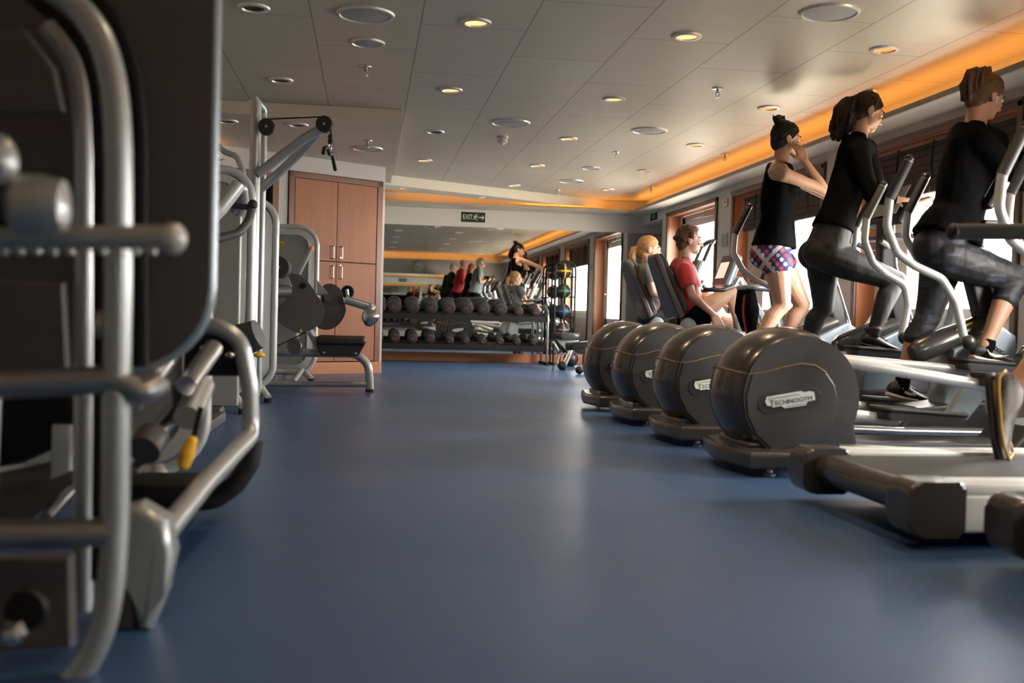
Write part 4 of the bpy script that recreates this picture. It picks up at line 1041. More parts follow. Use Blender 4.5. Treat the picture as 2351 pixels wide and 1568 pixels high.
m = MB(); prismpx(m, [(-150, 1275), (168, 1272), (172, 1480), (-150, 1500)], 1.85, .05, .01); m.build('lower_cover', 'panel_dark', t)
m = MB(); prismpx(m, [(-150, 640), (150, 650), (160, 850), (-150, 852)], 1.86, .03, .01); m.build('side_cover', 'panel_dark', t)
m = MB(); prismpx(m, [(-150, 60), (60, 70), (130, 160), (150, 260), (-150, 262)], 1.86, .03, .01); m.build('top_cover', 'panel_dark', t)
MB().lathe([(0, .03), (.012, .028), (.017, .015), (.02, 0)], P(32, 1452, 1.62), (0, -1, 0), 6).build('hex_bolt', 'chrome', t)
MB().lathe([(0, .01), (.03, .01), (.034, 0)], P(60, 1400, 1.66), (0, -1, 0), 24).build('pivot_disc', 'black', t)
for x in (-1.3, -.72): MB().tube([(x, 2.05, .02), (x, 2.1, zb5+.1)], .024, 14).cyl((x, 2.05, 0), (x, 2.05, .03), .035).build('rear_leg', 'silver', t)
MB().tube([(-1.3, 1.78, .03), (-.62, 1.78, .03)], .025, 14).tube([(-.72, 1.78, .03), (-.72, 2.1, .03)], .025, 14).build('floor_tube', 'silver', t)
# ---------------------------------------------------------------- free weights in front of the far mirror
tl = R(13); rx_ = Matrix.Rotation(tl, 3, 'X')
t = thing('dumbbell_rack', 'black two-tier dumbbell rack standing before the far mirror', 'rack', (1.2, 12.8, 0), world=True)
for z0, nm in ((.575, 'upper_tray'), (.205, 'lower_tray')):
    tr = MB().box((1.115, 12.77, z0+.03), (2.19, .30, .012), .004, rx_)
    tr.box((1.115, 12.625, z0-.004), (2.19, .016, .07), .004).box((1.115, 12.915, z0+.07), (2.19, .014, .05), .004)
    tr.build(nm, 'black', t)
for x in (.01, 2.23):
    MB().tube([(x, 12.62, .02), (x, 12.62, .61), (x, 12.66, .665), (x, 12.95, .74), (x, 13.02, .70), (x, 13.08, .02)], .03, 16, .06, flat=(.55, (1, 0, 0))).build('end_frame', 'steel' if x > 1 else 'black', t)
    MB().tube([(x, 12.55, .018), (x, 13.14, .018)], .024, 14, flat=(.7, (0, 0, 1))).build('floor_runner', 'black', t)
    MB().box((x, 12.78, .22), (.03, .36, .05), .005, rx_).box((x, 12.78, .59), (.03, .36, .05), .005, rx_).build('tray_bracket', 'black', t)
DB = {}
def dumbbell(x, y, z, r, ln, label, grp):
    if r not in DB:
        d = thing('dumbbell', label, 'dumbbell', (0, 0, 0), group=grp)
        for s in (-1, 1):
            hd = MB().lathe([(0, 0), (r*.62, 0), (r*.66, .004), (r*.9, .003), (r, .012), (r, ln-.012), (r*.93, ln), (r*.5, ln+.008), (.018, ln+.010)], (0, -s*-.055, 0), (0, s, 0), 32).build('weight_head', 'rubber', d)
            o = .055+ln+.011
            MB().lathe([(r*.50, -.004), (r*.52, .001), (r*.60, .001), (r*.62, -.004)], (0, s*o, 0), (0, s, 0), 32, False).build('face_ring', 'dark_plastic', hd)
            mk = MB().prism([(-.008, -.004), (-.002, .010), (.004, .002), (.011, .007), (.006, -.010)], (0, s*(o+.0), 0), (-s, 0, 0), (0, 0, 1), .003)
            mk.build('logo', 'red_plastic', hd, smooth=0)
            sp = MB()
            for k in range(7):
                if k in (2, 5): continue
                a = k*.9; sp.box((math.cos(a)*r*.40, s*(o-.002), math.sin(a)*r*.40), (.005, .003, .010), 0, Matrix.Rotation(-a, 3, 'Y'))
            sp.build('marking', 'red_plastic' if r > .055 else 'steel', hd, smooth=0)
        MB().tube([(0, -.06, 0), (0, 0, 0), (0, .06, 0)], [.015, .018, .015], 14).build('handle', 'chrome', d)
        DB[r] = d
    else:
        d = copy_tree(DB[r]); d['label'] = label
    d.location = (x, y, z); d.rotation_euler = (tl, 0, 0)
    return d
gt, gl = 'dumbbells on the upper tier', 'dumbbells on the lower tier'
for k, (x, r) in enumerate([(.108+.03, .084)]+[(v, .084) for v in (.324, .544, .771, .988, 1.211, 1.419, 1.639)]+[(v, .060) for v in (1.861, 2.078)]):
    zc = .575+.055+r*.98
    lb = 'large black dumbbell half hidden by the cabinet edge on the upper tier' if k == 0 else ('%s large dumbbell from the cabinet on the upper tier, not counting the hidden one' % ORD[k-1] if k < 8 else ['small dumbbell next to the large ones on the upper tier', 'small dumbbell at the right end of the upper tier'][k-8])
    dumbbell(x, 12.755, zc, r, .072, lb, gt)
for k, (x, r) in enumerate([(.13, .064)]+[(v, .064) for v in (.332, .55, .765)]+[(v, .050) for v in (1.013, 1.208, 1.42, 1.637, 1.85, 2.06)]):
    zc = .205+.052+r*.98
    lb = 'black dumbbell half hidden by the cabinet edge on the lower tier' if k == 0 else ('%s medium dumbbell from the cabinet on the lower tier' % ORD[k-1] if k < 4 else ('%s small dumbbell, counted from the medium ones, on the lower tier' % ORD[k-4] if k < 9 else 'small dumbbell at the right end of the lower tier'))
    dumbbell(x, 12.755, zc, r, .056, lb, gl)
# medicine balls on their stand
t = thing('ball_rack', 'tall black ball stand with a rounded top by the mirror', 'rack', (2.46, 12.85, 0), world=True)
for y in (12.76, 12.98):
    MB().tube(fillet([(2.335, y, .02), (2.335, y, 1.20), (2.345, y, 1.28), (2.465, y, 1.325), (2.585, y, 1.28), (2.595, y, 1.20), (2.595, y, .02)], .08, 6), .0125, 12).build('hoop', 'black', t)
for x in (2.335, 2.595): MB().tube([(x, 12.70, .014), (x, 13.06, .014)], .014, 10).build('floor_bar', 'black', t)
MB().tube([(2.465, 12.99, .02), (2.465, 12.99, 1.32)], .011, 10).build('rear_post', 'black', t)
for z in (1.193, .939, .679, .447):
    for s in (-1, 1): MB().tube([(2.465+s*.13, 12.76, z-.075), (2.465+s*.085, 12.80, z-.075), (2.465+s*.085, 12.94, z-.075), (2.465+s*.13, 12.98, z-.075)], .007, 8, .02).build('cradle', 'black', t)
mat('ball_black', (.012, .012, .013), .45, 0, .2, 20, bump=.2, bscale=120)
mat('band_yellow', (.6, .3, .02), .5); mat('band_green', (.03, .14, .05), .5); mat('band_blue', (.02, .07, .17), .5); mat('band_pink', (.2, .12, .14), .5)
for z, c, r in ((1.193, 'yellow', .098), (.939, 'green', .092), (.679, 'blue', .100), (.445, 'pink', .088)):
    o = V((2.465, 12.86, z))
    b = tag(MB().ell(o, r, None, 28, 18).build('medicine_ball', 'ball_black', smooth=180), 'black medicine ball with %s bands on the ball stand' % c, 'ball', 'medicine balls on the stand')
    for n in (V((1, 0, 0)), V((0, 0, 1))):
        x, y, _ = basis(n)
        rg = []
        for j in range(40):
            a = 2*math.pi*j/40; d = x*math.cos(a)+y*math.sin(a)
            rg.append([o+d*(r*.995)+n*.011, o+d*(r+.002)+n*.008, o+d*(r+.002)-n*.008, o+d*(r*.995)-n*.011])
        MB().rings(rg, closed=True).build('band', 'band_'+c, b)
    MB().lathe([(.018, 0), (.016, .004), (0, .005)], o+V((0, -r, 0)), (0, -1, 0), 16).build('valve', 'band_'+c, b)
b = tag(MB().ell((2.50, 12.45, .09), .09, None, 28, 18).build('medicine_ball', 'ball_black', smooth=180), 'black and red ball on the floor behind the bench legs', 'ball')
rg = []
for j in range(40):
    a = 2*math.pi*j/40; d = V((math.cos(a), 0, math.sin(a))); o = V((2.50, 12.45, .09))
    rg.append([o+d*.0895+V((0, .028, 0)), o+d*.092+V((0, .02, 0)), o+d*.092-V((0, .02, 0)), o+d*.0895-V((0, .028, 0))])
MB().rings(rg, closed=True).build('band', 'red_plastic', b)
# bench
t = thing('weight_bench', 'black padded bench on grey legs beside the ball stand', 'bench', (2.4, 11.8, 0), world=True)
a = P(1299, 771, 11.85)
MB().prism(rrect(.33, .24, .10, 6), (a.x, 11.85, a.z), (1, 0, -.03), (0, 1, 0), .075, .03, 4).build('seat_pad', 'vinyl', t)
b = P(1335, 797, 11.4)
MB().prism(rrect(.62, .24, .08, 6), (b.x+.14, 11.45, b.z+.03), (.97, -.1, .10), (0.1, 1, 0), .085, .03, 4).build('back_pad', 'vinyl', t)
f = P(1291, 846, 11.55); g = P(1318, 792, 11.75)
MB().tube([f, g], .032, 16).build('leg', 'silver', t)
MB().ell((f.x-.006, f.y, .05), (.05, .06, .05)).build('rubber_foot', 'rubber', t)
MB().prism([(-.13, 0), (.16, 0), (.10, -.14), (.03, -.16)], (a.x, 11.85, a.z-.035), (1, 0, 0), (0, 0, 1), .03, .006).build('gusset', 'silver', t)
MB().tube([P(1287, 838, 11.9), P(1279, 834, 11.9), P(1285, 812, 11.9), P(1300, 812, 11.9)], .011, 10, .02).build('carry_handle', 'silver_light', t)
MB().tube([g, V((b.x+.3, 11.4, .25)), V((b.x+.45, 11.35, .05))], .03, 14, .1).build('main_beam', 'silver', t)
MB().tube([V((b.x+.45, 11.12, .035)), V((b.x+.45, 11.58, .035))], .028, 14).build('rear_foot', 'silver', t)
MB().ell(P(1271, 786, 11.8), (.02, .015, .014)).build('pin_knob', 'yellow', t)
h = P(1330, 856, 10.8)
t = thing('roller_stand', 'grey tube stand with rubber foot poking out behind the farthest housing', 'stand', (h.x, 10.8, 0), world=True)
MB().tube([V((h.x, 10.8, .045)), V((h.x+.45, 10.85, .10)), V((h.x+.5, 10.86, .36))], .03, 14, .08).build('frame_tube', 'silver', t)
MB().ell((h.x, 10.8, .045), (.045, .05, .045)).build('rubber_foot', 'rubber', t)
MB().tube([V((h.x+.48, 10.6, .02)), V((h.x+.48, 11.1, .02))], .02, 12).build('cross_foot', 'silver', t)
MB().box((h.x+.45, 10.86, .38), (.34, .16, .06), .02, None, 3).build('pad', 'vinyl', t)
# ---------------------------------------------------------------- people
def lerp(a, b, t): return a+(b-a)*t
def ramp(tab, t):
    for i in range(len(tab)-1):
        if t <= tab[i+1][0]:
            k = (t-tab[i][0])/(tab[i+1][0]-tab[i][0]); k = k*k*(3-2*k)
            return [lerp(a, b, k) for a, b in zip(tab[i][1:], tab[i+1][1:])]
    return list(tab[-1][1:])
#          t   half width  half depth   offset forward
FEM = [(0., .10, .085, -.005), (.16, .168, .118, -.012), (.30, .158, .108, -.004), (.48, .124, .090, .004), (.70, .145, .104, .006), (.86, .150, .088, -.004), (.95, .105, .070, -.006), (1., .052, .052, 0.)]
MAL = [(0., .11, .09, 0.), (.16, .160, .115, -.008), (.30, .158, .112, .004), (.48, .152, .112, .012), (.70, .168, .120, .008), (.86, .172, .098, -.004), (.95, .120, .074, -.006), (1., .060, .058, 0.)]
class Body:
    def __init__(s, pelvis, waist, chest, neck, head, face, up, shoulders, elbows, wrists, hips, knees, ankles, tab=FEM, k=1.):
        """every pair is (right side, left side); all places are in the room"""
        s.sp = [V(pelvis), V(waist), V(chest), V(neck)]
        s.head, s.f = V(head), V(face).normalized()
        s.u = V(up); s.u = (s.u-s.f*s.u.dot(s.f)).normalized(); s.tab, s.k = tab, k
        s.sh, s.el, s.wr, s.hp, s.kn, s.an = [[V(p) for p in q] for q in (shoulders, elbows, wrists, hips, knees, ankles)]
    def spine(s, t):
        """t 0 at the crotch, 1 at the neck"""
        p, w, c, n = s.sp
        base = p-(w-p).normalized()*.10*s.k
        pts = [(0., base), (.16, p), (.48, w), (.74, c), (1., n)]
        for i in range(4):
            if t <= pts[i+1][0]:
                k = (t-pts[i][0])/(pts[i+1][0]-pts[i][0])
                p0 = pts[max(i-1, 0)][1]; p3 = pts[min(i+2, 4)][1]; a, b = pts[i][1], pts[i+1][1]
                m1, m2 = (b-p0)*.45, (p3-a)*.45
                return a*(2*k**3-3*k*k+1)+m1*(k**3-2*k*k+k)+b*(-2*k**3+3*k*k)+m2*(k**3-k*k)
        return n
    def side(s, t):
        a = (s.hp[1]-s.hp[0]).normalized(); b = (s.sh[1]-s.sh[0]).normalized()
        return (a*(1-t)+b*t).normalized()
    def torso(s, mb, t0=0., t1=1., infl=0., flare=0., n=14, pinch=0.):
        rg = []
        for i in range(n+1):
            t = t0+(t1-t0)*i/n
            c = s.spine(t); up = (s.spine(min(1, t+.03))-s.spine(max(0, t-.03))).normalized()
            sd = s.side(t); sd = (sd-up*sd.dot(up)).normalized(); fw = sd.cross(up)
            hw, hd, of = ramp(s.tab, t)
            q = infl+flare*(1-i/n)**2
            hw, hd = hw*s.k+q, hd*s.k+q
            if pinch and t > .70: hw *= 1-pinch*min(1, (t-.70)/.14)
            c = c+fw*of*s.k; ring = []
            for j in range(28):
                a = 2*math.pi*j/28; ca, sa = math.cos(a), math.sin(a)
                e = .86
                ring.append(c+sd*hw*math.copysign(abs(ca)**e, ca)+fw*hd*math.copysign(abs(sa)**e, sa))
            rg.append(ring)
        mb.rings(rg)
    def yoke(s, mb, infl=0., r=.052):
        c = s.spine(.9)
        mb.cap([s.sh[0], c+(s.sh[0]-c)*.45+s.f*-.01, c+(s.sh[1]-c)*.45, s.sh[1]], [r*s.k, (r+.006)*s.k, (r+.006)*s.k, r*s.k], infl)
        mb.cap([s.sh[0], s.spine(.97)], [.036*s.k, .042*s.k], infl); mb.cap([s.sh[1], s.spine(.97)], [.036*s.k, .042*s.k], infl)
    def bumps(s, mb, fem, infl=0., low=None):
        up = (s.sp[2]-s.sp[1]).normalized(); sd = s.side(.7); fw = sd.cross(up)
        if fem:
            for q in (-1, 1): mb.ell(s.spine(.70)+sd*q*.068*s.k+fw*(.075*s.k), (.058*s.k+infl,)*3)
        if low is False: return
        up = (s.sp[1]-s.sp[0]).normalized(); sd = s.side(.1); fw = sd.cross(up)
        for q in (-1, 1): mb.ell(s.spine(.12)+sd*q*.075*s.k-fw*(.055 if s.tab is FEM else .04)*s.k, (.088*s.k+infl,)*3)
    def leg(s, mb, i, upto=1., infl=0., mul=1., flat=True):
        """upto: 1 at the knee, 2 at the ankle"""
        h, k, a = s.hp[i], s.kn[i], s.an[i]
        d = (k-h); back = (a-k).normalized().cross(s.side(0)).normalized()
        if back.dot((k-(h+a)/2)) > 0: back = -back
        pts = [(h, .094), (h+d*.30, .089), (h+d*.70, .069), (k, .056)]
        e = a-k
        low = [(k+e*.12+back*.006, .052), (k+e*.32+back*.016, .056), (k+e*.6+back*.008, .045), (k+e*.88, .033), (a, .034)]
        if upto < .35: q = [pts[0], (h+d*upto, .092)]
        elif upto <= 1: q = pts[:2]+[(h+d*upto, lerp(.082, .054, max(0, (upto-.35)/.65)))]
        else: q = pts+low
        if 1 < upto < 2:
            j = 1+int((upto-1)*4.99); q = pts+low[:j]+[(k+e*(upto-1)+back*.010, .047 if upto > 1.45 else .054)]
        mb.cap([p for p, _ in q], [r*s.k*mul for _, r in q], infl, flat1=flat and upto < 2)
    def arm(s, mb, i, upto=2., infl=0., mul=1., flat=True):
        a, b, c = s.sh[i], s.el[i], s.wr[i]
        q = [(a, .048), (lerp(a, b, .35), .043), (lerp(a, b, .8), .036), (b, .034)]
        low = [(lerp(b, c, .25), .037), (lerp(b, c, .6), .030), (c, .024)]
        if upto <= 1: q = [q[0], (lerp(a, b, min(.35, upto*.5)), .044), (lerp(a, b, upto), .039)]
        elif upto < 2: q = q+[low[0], (lerp(b, c, upto-1), .031)]
        else: q = q+low
        mb.cap([p for p, _ in q], [r*s.k*mul for _, r in q], infl, flat1=flat and upto < 2)
    def neck(s, mb):
        mb.cap([s.spine(.93), s.sp[3], s.head-s.u*.055-s.f*.018], [.06*s.k, .053*s.k, .052*s.k])
    def skull(s, mb, k=1.):
        f, u, c = s.f, s.u, s.head; sd = u.cross(f)
        rot = Matrix((f, sd, u)).transposed()
        def E(a, b, h, ra, rb, rh): mb.ell(c+(f*a+sd*b+u*h)*k, (ra*k, rb*k, rh*k), rot, 20, 14)
        E(-.012, 0, .028, .094, .076, .088); E(.030, 0, -.03, .060, .060, .078); E(.052, 0, -.012, .040, .054, .062); E(.060, 0, -.082, .030, .032, .026); E(.022, 0, -.070, .052, .053, .032)
        E(.072, 0, .026, .022, .050, .018); E(.074, .034, -.022, .018, .020, .016); E(.074, -.034, -.022, .018, .020, .016); E(.082, 0, -.058, .012, .025, .014)
        mb.cap([c+(f*.086+u*.012)*k, c+(f*.106-u*.022)*k, c+(f*.112-u*.032)*k], [.008*k, .011*k, .011*k]); mb.ell(c+(f*.096-u*.036)*k, (.012*k, .019*k, .009*k), rot)
        for q in (-1, 1):
            mb.ell(c+(f*-.008+sd*q*.078-u*.006)*k, (.020*k, .008*k, .032*k), rot); mb.ell(c+(f*-.002+sd*q*.074-u*.03)*k, (.012*k, .008*k, .012*k), rot)
    def features(s, t, k=1., brow='hair_dark', glasses=False):
        f, u, c = s.f, s.u, s.head; sd = u.cross(f); rot = Matrix((f, sd, u)).transposed()
        for q in (-1, 1):
            e = MB().ell(c+(f*.080+sd*q*.032+u*.004)*k, (.012*k, .013*k, .0085*k), rot).build('eye', 'eye_white', t)
            MB().ell(c+(f*.0895+sd*q*.032+u*.004)*k, (.004*k, .006*k, .006*k), rot).build('iris', 'eye_dark', e)
            MB().tube([c+(f*(.093-.01*abs(z))+sd*q*y+u*h)*k for y, h, z in ((.014, .026, 0), (.032, .031, .1), (.050, .024, 1.2))], .0038*k, 8).build('eyebrow', brow, t)
        MB().tube([c+(f*(.0915-.012*abs(y)/.02)+sd*y-u*.060)*k for y in (-.022, -.01, 0, .01, .022)], [.002*k, .006*k, .0065*k, .006*k, .002*k], 8).build('lips', 'lips', t)
        if glasses:
            g = MB()
            for q in (-1, 1):
                g.tube([c+(f*(.104-.02*abs(y-.033)/.03 if y > .033 else .104)+sd*q*y+u*h)*k for y, h in [(.033+.026*math.cos(a*.5236), .004+.017*math.sin(a*.5236)) for a in range(12)]], .0016, 6, closed=True)
                g.tube([c+(f*.09+sd*q*.06+u*.008)*k, c+(f*-.01+sd*q*.082+u*.006)*k], .0018, 6)
            g.build('glasses', 'chrome', t)
    def hairline(s, me, k=1., drop=0.):
        """takes the face side of a hair shell away"""
        bm = bmesh.new(); bm.from_mesh(me)
        f, u, c = s.f, s.u, s.head
        a = c+(f*.078+u*.072)*k; b = c+(f*-.030-u*(.075+drop))*k
        d = (a-b).normalized(); sd = u.cross(f); n = d.cross(sd).normalized()
        if n.dot(f) < 0: n = -n
        r = bmesh.ops.bisect_plane(bm, geom=bm.verts[:]+bm.edges[:]+bm.faces[:], plane_co=a, plane_no=n, clear_outer=True)
        ed = [e for e in r['geom_cut'] if isinstance(e, bmesh.types.BMEdge)]
        bmesh.ops.holes_fill(bm, edges=ed)
        bm.to_mesh(me); bm.free()
        return me
def hand(mb, w, d, pn, curl, k=1., spread=.0, curls=None, thumb_in=.5):
    """w wrist, d along the palm, pn out of the palm; curl is the bend in degrees at each joint"""
    w, d, pn = V(w), V(d).normalized(), V(pn); pn = (pn-d*pn.dot(d)).normalized(); s = d.cross(pn)
    for q in (-1.5, -.5, .5, 1.5):
        mb.cap([w+s*q*.008*k, w+d*.045*k+s*q*.017*k, w+d*.088*k+s*q*.0205*k], [.016*k, .0135*k, .0105*k])
    for i, (q, L) in enumerate(((-1.5, .062), (-.5, .078), (.5, .084), (1.5, .074))):
        c = (curls[i] if curls else curl)
        p = w+d*.088*k+s*q*.0205*k; dd = (d+s*q*spread).normalized(); pts = [p]
        for j, fr in enumerate((.45, .32, .23)):
            ax = dd.cross(pn).normalized()
            dd = (Matrix.Rotation(R(c*(.8 if j == 0 else 1.)), 3, ax) @ dd)
            pn2 = pn
            p = p+dd*L*fr*k; pts.append(p)
        mb.cap(pts, [.0095*k, .0088*k, .0080*k, .0068*k])
    # thumb from the side of the palm near its base
    b = w+d*.028*k+s*.022*k
    t1 = b+(d*.55+s*.75+pn*thumb_in).normalized()*.036*k; t2 = t1+(d*.85+s*.25+pn*(thumb_in+.2)).normalized()*.030*k; t3 = t2+(d*.9-s*.05+pn*(thumb_in+.2)).normalized()*.022*k
    mb.cap([b, t1, t2, t3], [.015*k, .0115*k, .0100*k, .0080*k])
def cloth(me, amp=.004, fr=16., seed=0., st=(1, 1, .5)):
    """soft folds"""
    n = [v.normal.copy() for v in me.vertices]
    for v, q in zip(me.vertices, n):
        p = V((v.co.x*st[0], v.co.y*st[1], v.co.z*st[2]))*fr+V((seed, seed*.7, 0))
        v.co += q*(noise.noise(p)+.5*noise.noise(p*2.3))*amp
    return me
def strands(me, amp, axis, fr=60., seed=0.):
    """ridges that run along the axis"""
    a = V(axis).normalized(); n = [v.normal.copy() for v in me.vertices]
    for v, q in zip(me.vertices, n):
        p = v.co-a*(v.co.dot(a)*.88)
        v.co += q*((noise.noise(p*fr+V((seed, 0, 0)))+.6*noise.noise(p*fr*2.1+V((0, seed, 3))))*amp+noise.noise(v.co*16+V((0, seed, 0)))*amp*.9)
    return me
def shoe(t, ankle, d, m='shoe_black', sole='shoe_sole', k=1., up=(0, 0, 1), logo=None, name='shoe', mid=None):
    d = V(d).normalized(); up = V(up); up = (up-d*up.dot(d)).normalized(); s = up.cross(d)
    o = V(ankle)-d*.062*k-up*(.085 if not mid else .052)*k
    L = .275*k
    prof = [(-.02, .020, .030, .055), (.02, .031, .020, .085), (.15, .037, .016, .098), (.30, .038, .015, .098), (.42, .038, .014, .078), (.58, .044, .014, .060), (.75, .048, .015, .050), (.90, .042, .018, .043), (.99, .024, .022, .035)]
    rg = []
    for x, hw, z0, z1 in prof:
        c = o+d*x*L; ring = []
        for j in range(20):
            a = 2*math.pi*j/20; y, z = math.cos(a), math.sin(a)
            zz = (z0+z1)/2+(z1-z0)/2*z
            w2 = hw*(1.-.28*max(0, z))
            ring.append(c+s*y*w2*k+up*zz*k)
        rg.append(ring)
    me = bake(MB().rings(rg).mesh('shoe'), 'shoe', None, 0, subdiv=1)
    sh = link_mesh(me, name, m, t, 80)
    rg = []
    for x, hw, z0, z1 in prof:
        c = o+d*x*L*1.01; lift = .012*max(0, x-.7)/.3+(.006 if x < 0 else 0)
        ring = [c+s*y*(hw+.004)*k+up*(z+lift)*k for y, z in ((1, .002), (1.05, .012), (.9, .021), (-.9, .021), (-1.05, .012), (-1, .002), (-.6, -.004), (.6, -.004))]
        rg.append(ring)
    link_mesh(bake(MB().rings(rg).mesh('sole'), 'sole', None, 0, subdiv=1), 'sole', sole, sh, 80)
    if mid:
        pf = [(x, hw, z0+.012*max(0, x-.7)/.3) for x, hw, z0, z1 in prof if x < .95]
        lp = [o+d*x*L*1.01+s*(hw+.003)*k+up*(z+.021)*k for x, hw, z in pf]+[o+d*x*L*1.01-s*(hw+.003)*k+up*(z+.021)*k for x, hw, z in reversed(pf)]
        MB().tube(lp, .0045*k, 8, closed=True).build('midsole', mid, sh)
    if logo:
        sw = [(.0, .055), (.05, .030), (.11, .028), (.24, .062), (.12, .040), (.06, .043)]
        for q in (-1, 1):
            b = MB()
            pts = [o+d*(.06+x)*k*1.0+s*q*(.0405 if x < .12 else .036)*k+up*z*k for x, z in ((-.005, .062), (.012, .042), (.045, .036), (.080, .043), (.112, .052))]
            b.tube(fillet(pts, .02), [.002, .007*k, .009*k, .006*k, .001], 8, flat=(.35, s)); b.build('logo', logo, sh)
    if mid: return sh
    lc = MB()
    for x in (.36, .43, .50, .57):
        lc.tube([o+d*x*L+s*y*.026*k+up*(h)*k for y, h in ((-1, .078-.05*(x-.36)), (0, .096-.13*(x-.36)), (1, .078-.05*(x-.36)))], .003*k, 6)
    lc.build('laces', 'shoe_white' if m != 'shoe_black' else 'dark_plastic', sh)
    return sh
def person(label, B, m, loc, build, vox=.0055, fem=True, group=None, hands=(), bumps=True, headk=1., glasses=False, face=True, brow='hair_dark'):
    t = thing('person', label, 'person', loc, group=group, world=True)
    mb = MB()
    B.torso(mb); B.yoke(mb, 0., .050)
    if bumps: B.bumps(mb, fem)
    for i in (0, 1):
        B.leg(mb, i, 2.); B.arm(mb, i, 2.)
        toe = (B.feet[i][0]).normalized()
        up = B.feet[i][1] if len(B.feet[i]) > 1 else V((0, 0, 1))
        mb.cap([B.an[i]-up*.03-toe*.03, B.an[i]-up*.045+toe*.05], [.03, .03])
    B.neck(mb); B.skull(mb, headk)
    for h in hands: hand(mb, *h[0], **h[1])
    me = bake(mb.mesh('body'), 'body', vox, 5, .5)
    link_mesh(me, 'body', m, t, 180)
    if face: B.features(t, headk, brow, glasses)
    build(t)
    return t
def garment(t, name, m, fn, vox=.007, smooth=6, amp=.004, fr=14., seed=0., st=(1, 1, .5)):
    mb = MB(); fn(mb)
    me = bake(mb.mesh(name), name, vox, smooth, .5)
    return link_mesh(cloth(me, amp, fr, seed, st), name, m, t, 180)
def hair_cap(B, t, m, extra=None, k=1., ra=(.100, .083, .096), vox=.005, amp=.003, fr=70., drop=0., name='hair', axis=None, off=(-.014, .032), line=True):
    f, u, c = B.f, B.u, B.head; sd = u.cross(f); rot = Matrix((f, sd, u)).transposed()
    mb = MB(); mb.ell(c+(f*off[0]+u*off[1])*k, V(ra)*k, rot, 28, 18)
    mb.ell(c+(f*-.045-u*.02)*k, (.062*k, .066*k, .075*k), rot, 24, 14)
    me = mb.mesh(name)
    if line: me = B.hairline(me, k, drop)
    b2 = MB(); bm = b2.bm; bm.from_mesh(me); bpy.data.meshes.remove(me)
    if extra: extra(b2, c, f, u, sd)
    me = bake(b2.mesh(name), name, vox, 3, .5)
    return link_mesh(strands(me, amp, axis or f, fr), name, m, t, 180)
def earbud(B, t, q, k=1.):
    f, u, c = B.f, B.u, B.head; sd = u.cross(f)
    p = c+(f*.008+sd*q*.082-u*.014)*k
    MB().ell(p, .008).cap([p, p-u*.026+f*.004], [.004, .0035]).build('earbud', 'shoe_white', t)
X = V((1, 0, 0)); Z = V((0, 0, 1)); Yv = V((0, 1, 0))
def pp(Yc, *pts): return [P(x, y, Yc+d) for x, y, d in pts]
# --- the woman in cropped leggings on the second cross trainer
Y0 = CTY[1]
B = Body(P(2172, 560, Y0), P(2200, 480, Y0), P(2218, 385, Y0), P(2238, 288, Y0), P(2262, 222, Y0), (.93, .16, -.30), (.30, 0, .95),
    pp(Y0, (2255, 332, -.165), (2285, 326, .165)), pp(Y0, (2352, 415, -.27), (2288, 418, .26)), pp(Y0, (2366, 346, -.27), (2285, 376, .26)),
    pp(Y0, (2175, 590, -.085), (2168, 590, .085)), pp(Y0, (2338, 640, -.11), (2130, 728, .12)), pp(Y0, (2262, 792, -.17), (2068, 880, .17)))
B.feet = [(V((.98, -.05, -.16)),), (V((.96, .02, -.2)),)]; B.k = 1.06
def dress(t):
    def top(mb):
        B.torso(mb, .20, .955, .026, .026); B.yoke(mb, .014, .05); B.bumps(mb, True, .010, False)
        for i in (0, 1): B.arm(mb, i, 1.9, .015, 1.05)
    garment(t, 'top', 'cloth_black', top, seed=1.5, amp=.009, fr=9.)
    def leggings(mb):
        B.torso(mb, 0., .36, .007); B.bumps(mb, False, .012)
        for i in (0, 1): B.leg(mb, i, 1.30, .007, 1.03)
    garment(t, 'leggings', 'camo_legging', leggings, seed=3., amp=.003, fr=22.)
    for i in (0, 1):
        a = B.an[i]; garment(t, 'sock', 'cloth_black', lambda mb: mb.cap([a-Z*.06, a+(B.kn[i]-a).normalized()*.035], [.042, .041], 0, flat1=True), amp=.001)
        shoe(t, a, B.feet[i][0], 'shoe_black', 'shoe_sole', 1., logo='shoe_white')
    def bun(mb, c, f, u, sd):
        r0 = c-f*.055+u*.100
        mb.ell(c-f*.05+u*.085, (.034,)*3)
        rnd = random.Random(9)
        for i in range(60):
            a = i*2.4; q = .014+.036*rnd.random()
            o = Yv*math.cos(a)*q*1.15+X*math.sin(a)*q; w1 = rnd.uniform(-.012, .012)
            mb.cap([r0-u*.01, r0+V((-.012, 0, .012+.02*rnd.random()))+o*.9, r0+V((-.046+w1, 0, .012))+o*1.15, r0+V((-.070, w1, -.050))+o*1.1, r0+V((-.075-w1, 0, -.12-.04*rnd.random()))+o*.8], [.011, .009, .008, .007, .002], seg=8)
    hair_cap(B, t, 'hair_brown', bun, axis=(.6, 0, .8), amp=.005, fr=110, vox=.0042)
    earbud(B, t, -1)
person('woman in black long sleeves and cropped leggings striding on a cross trainer', B, 'skin_tan', (B.sp[0].x, Y0, 0), dress,
       hands=[((B.wr[0], V((.1, 0, 1)), V((1, .0, 0)), 62), dict(thumb_in=.8)), ((B.wr[1], V((.1, 0, 1)), V((1, 0, 0)), 62), dict(thumb_in=.8))], headk=.98)
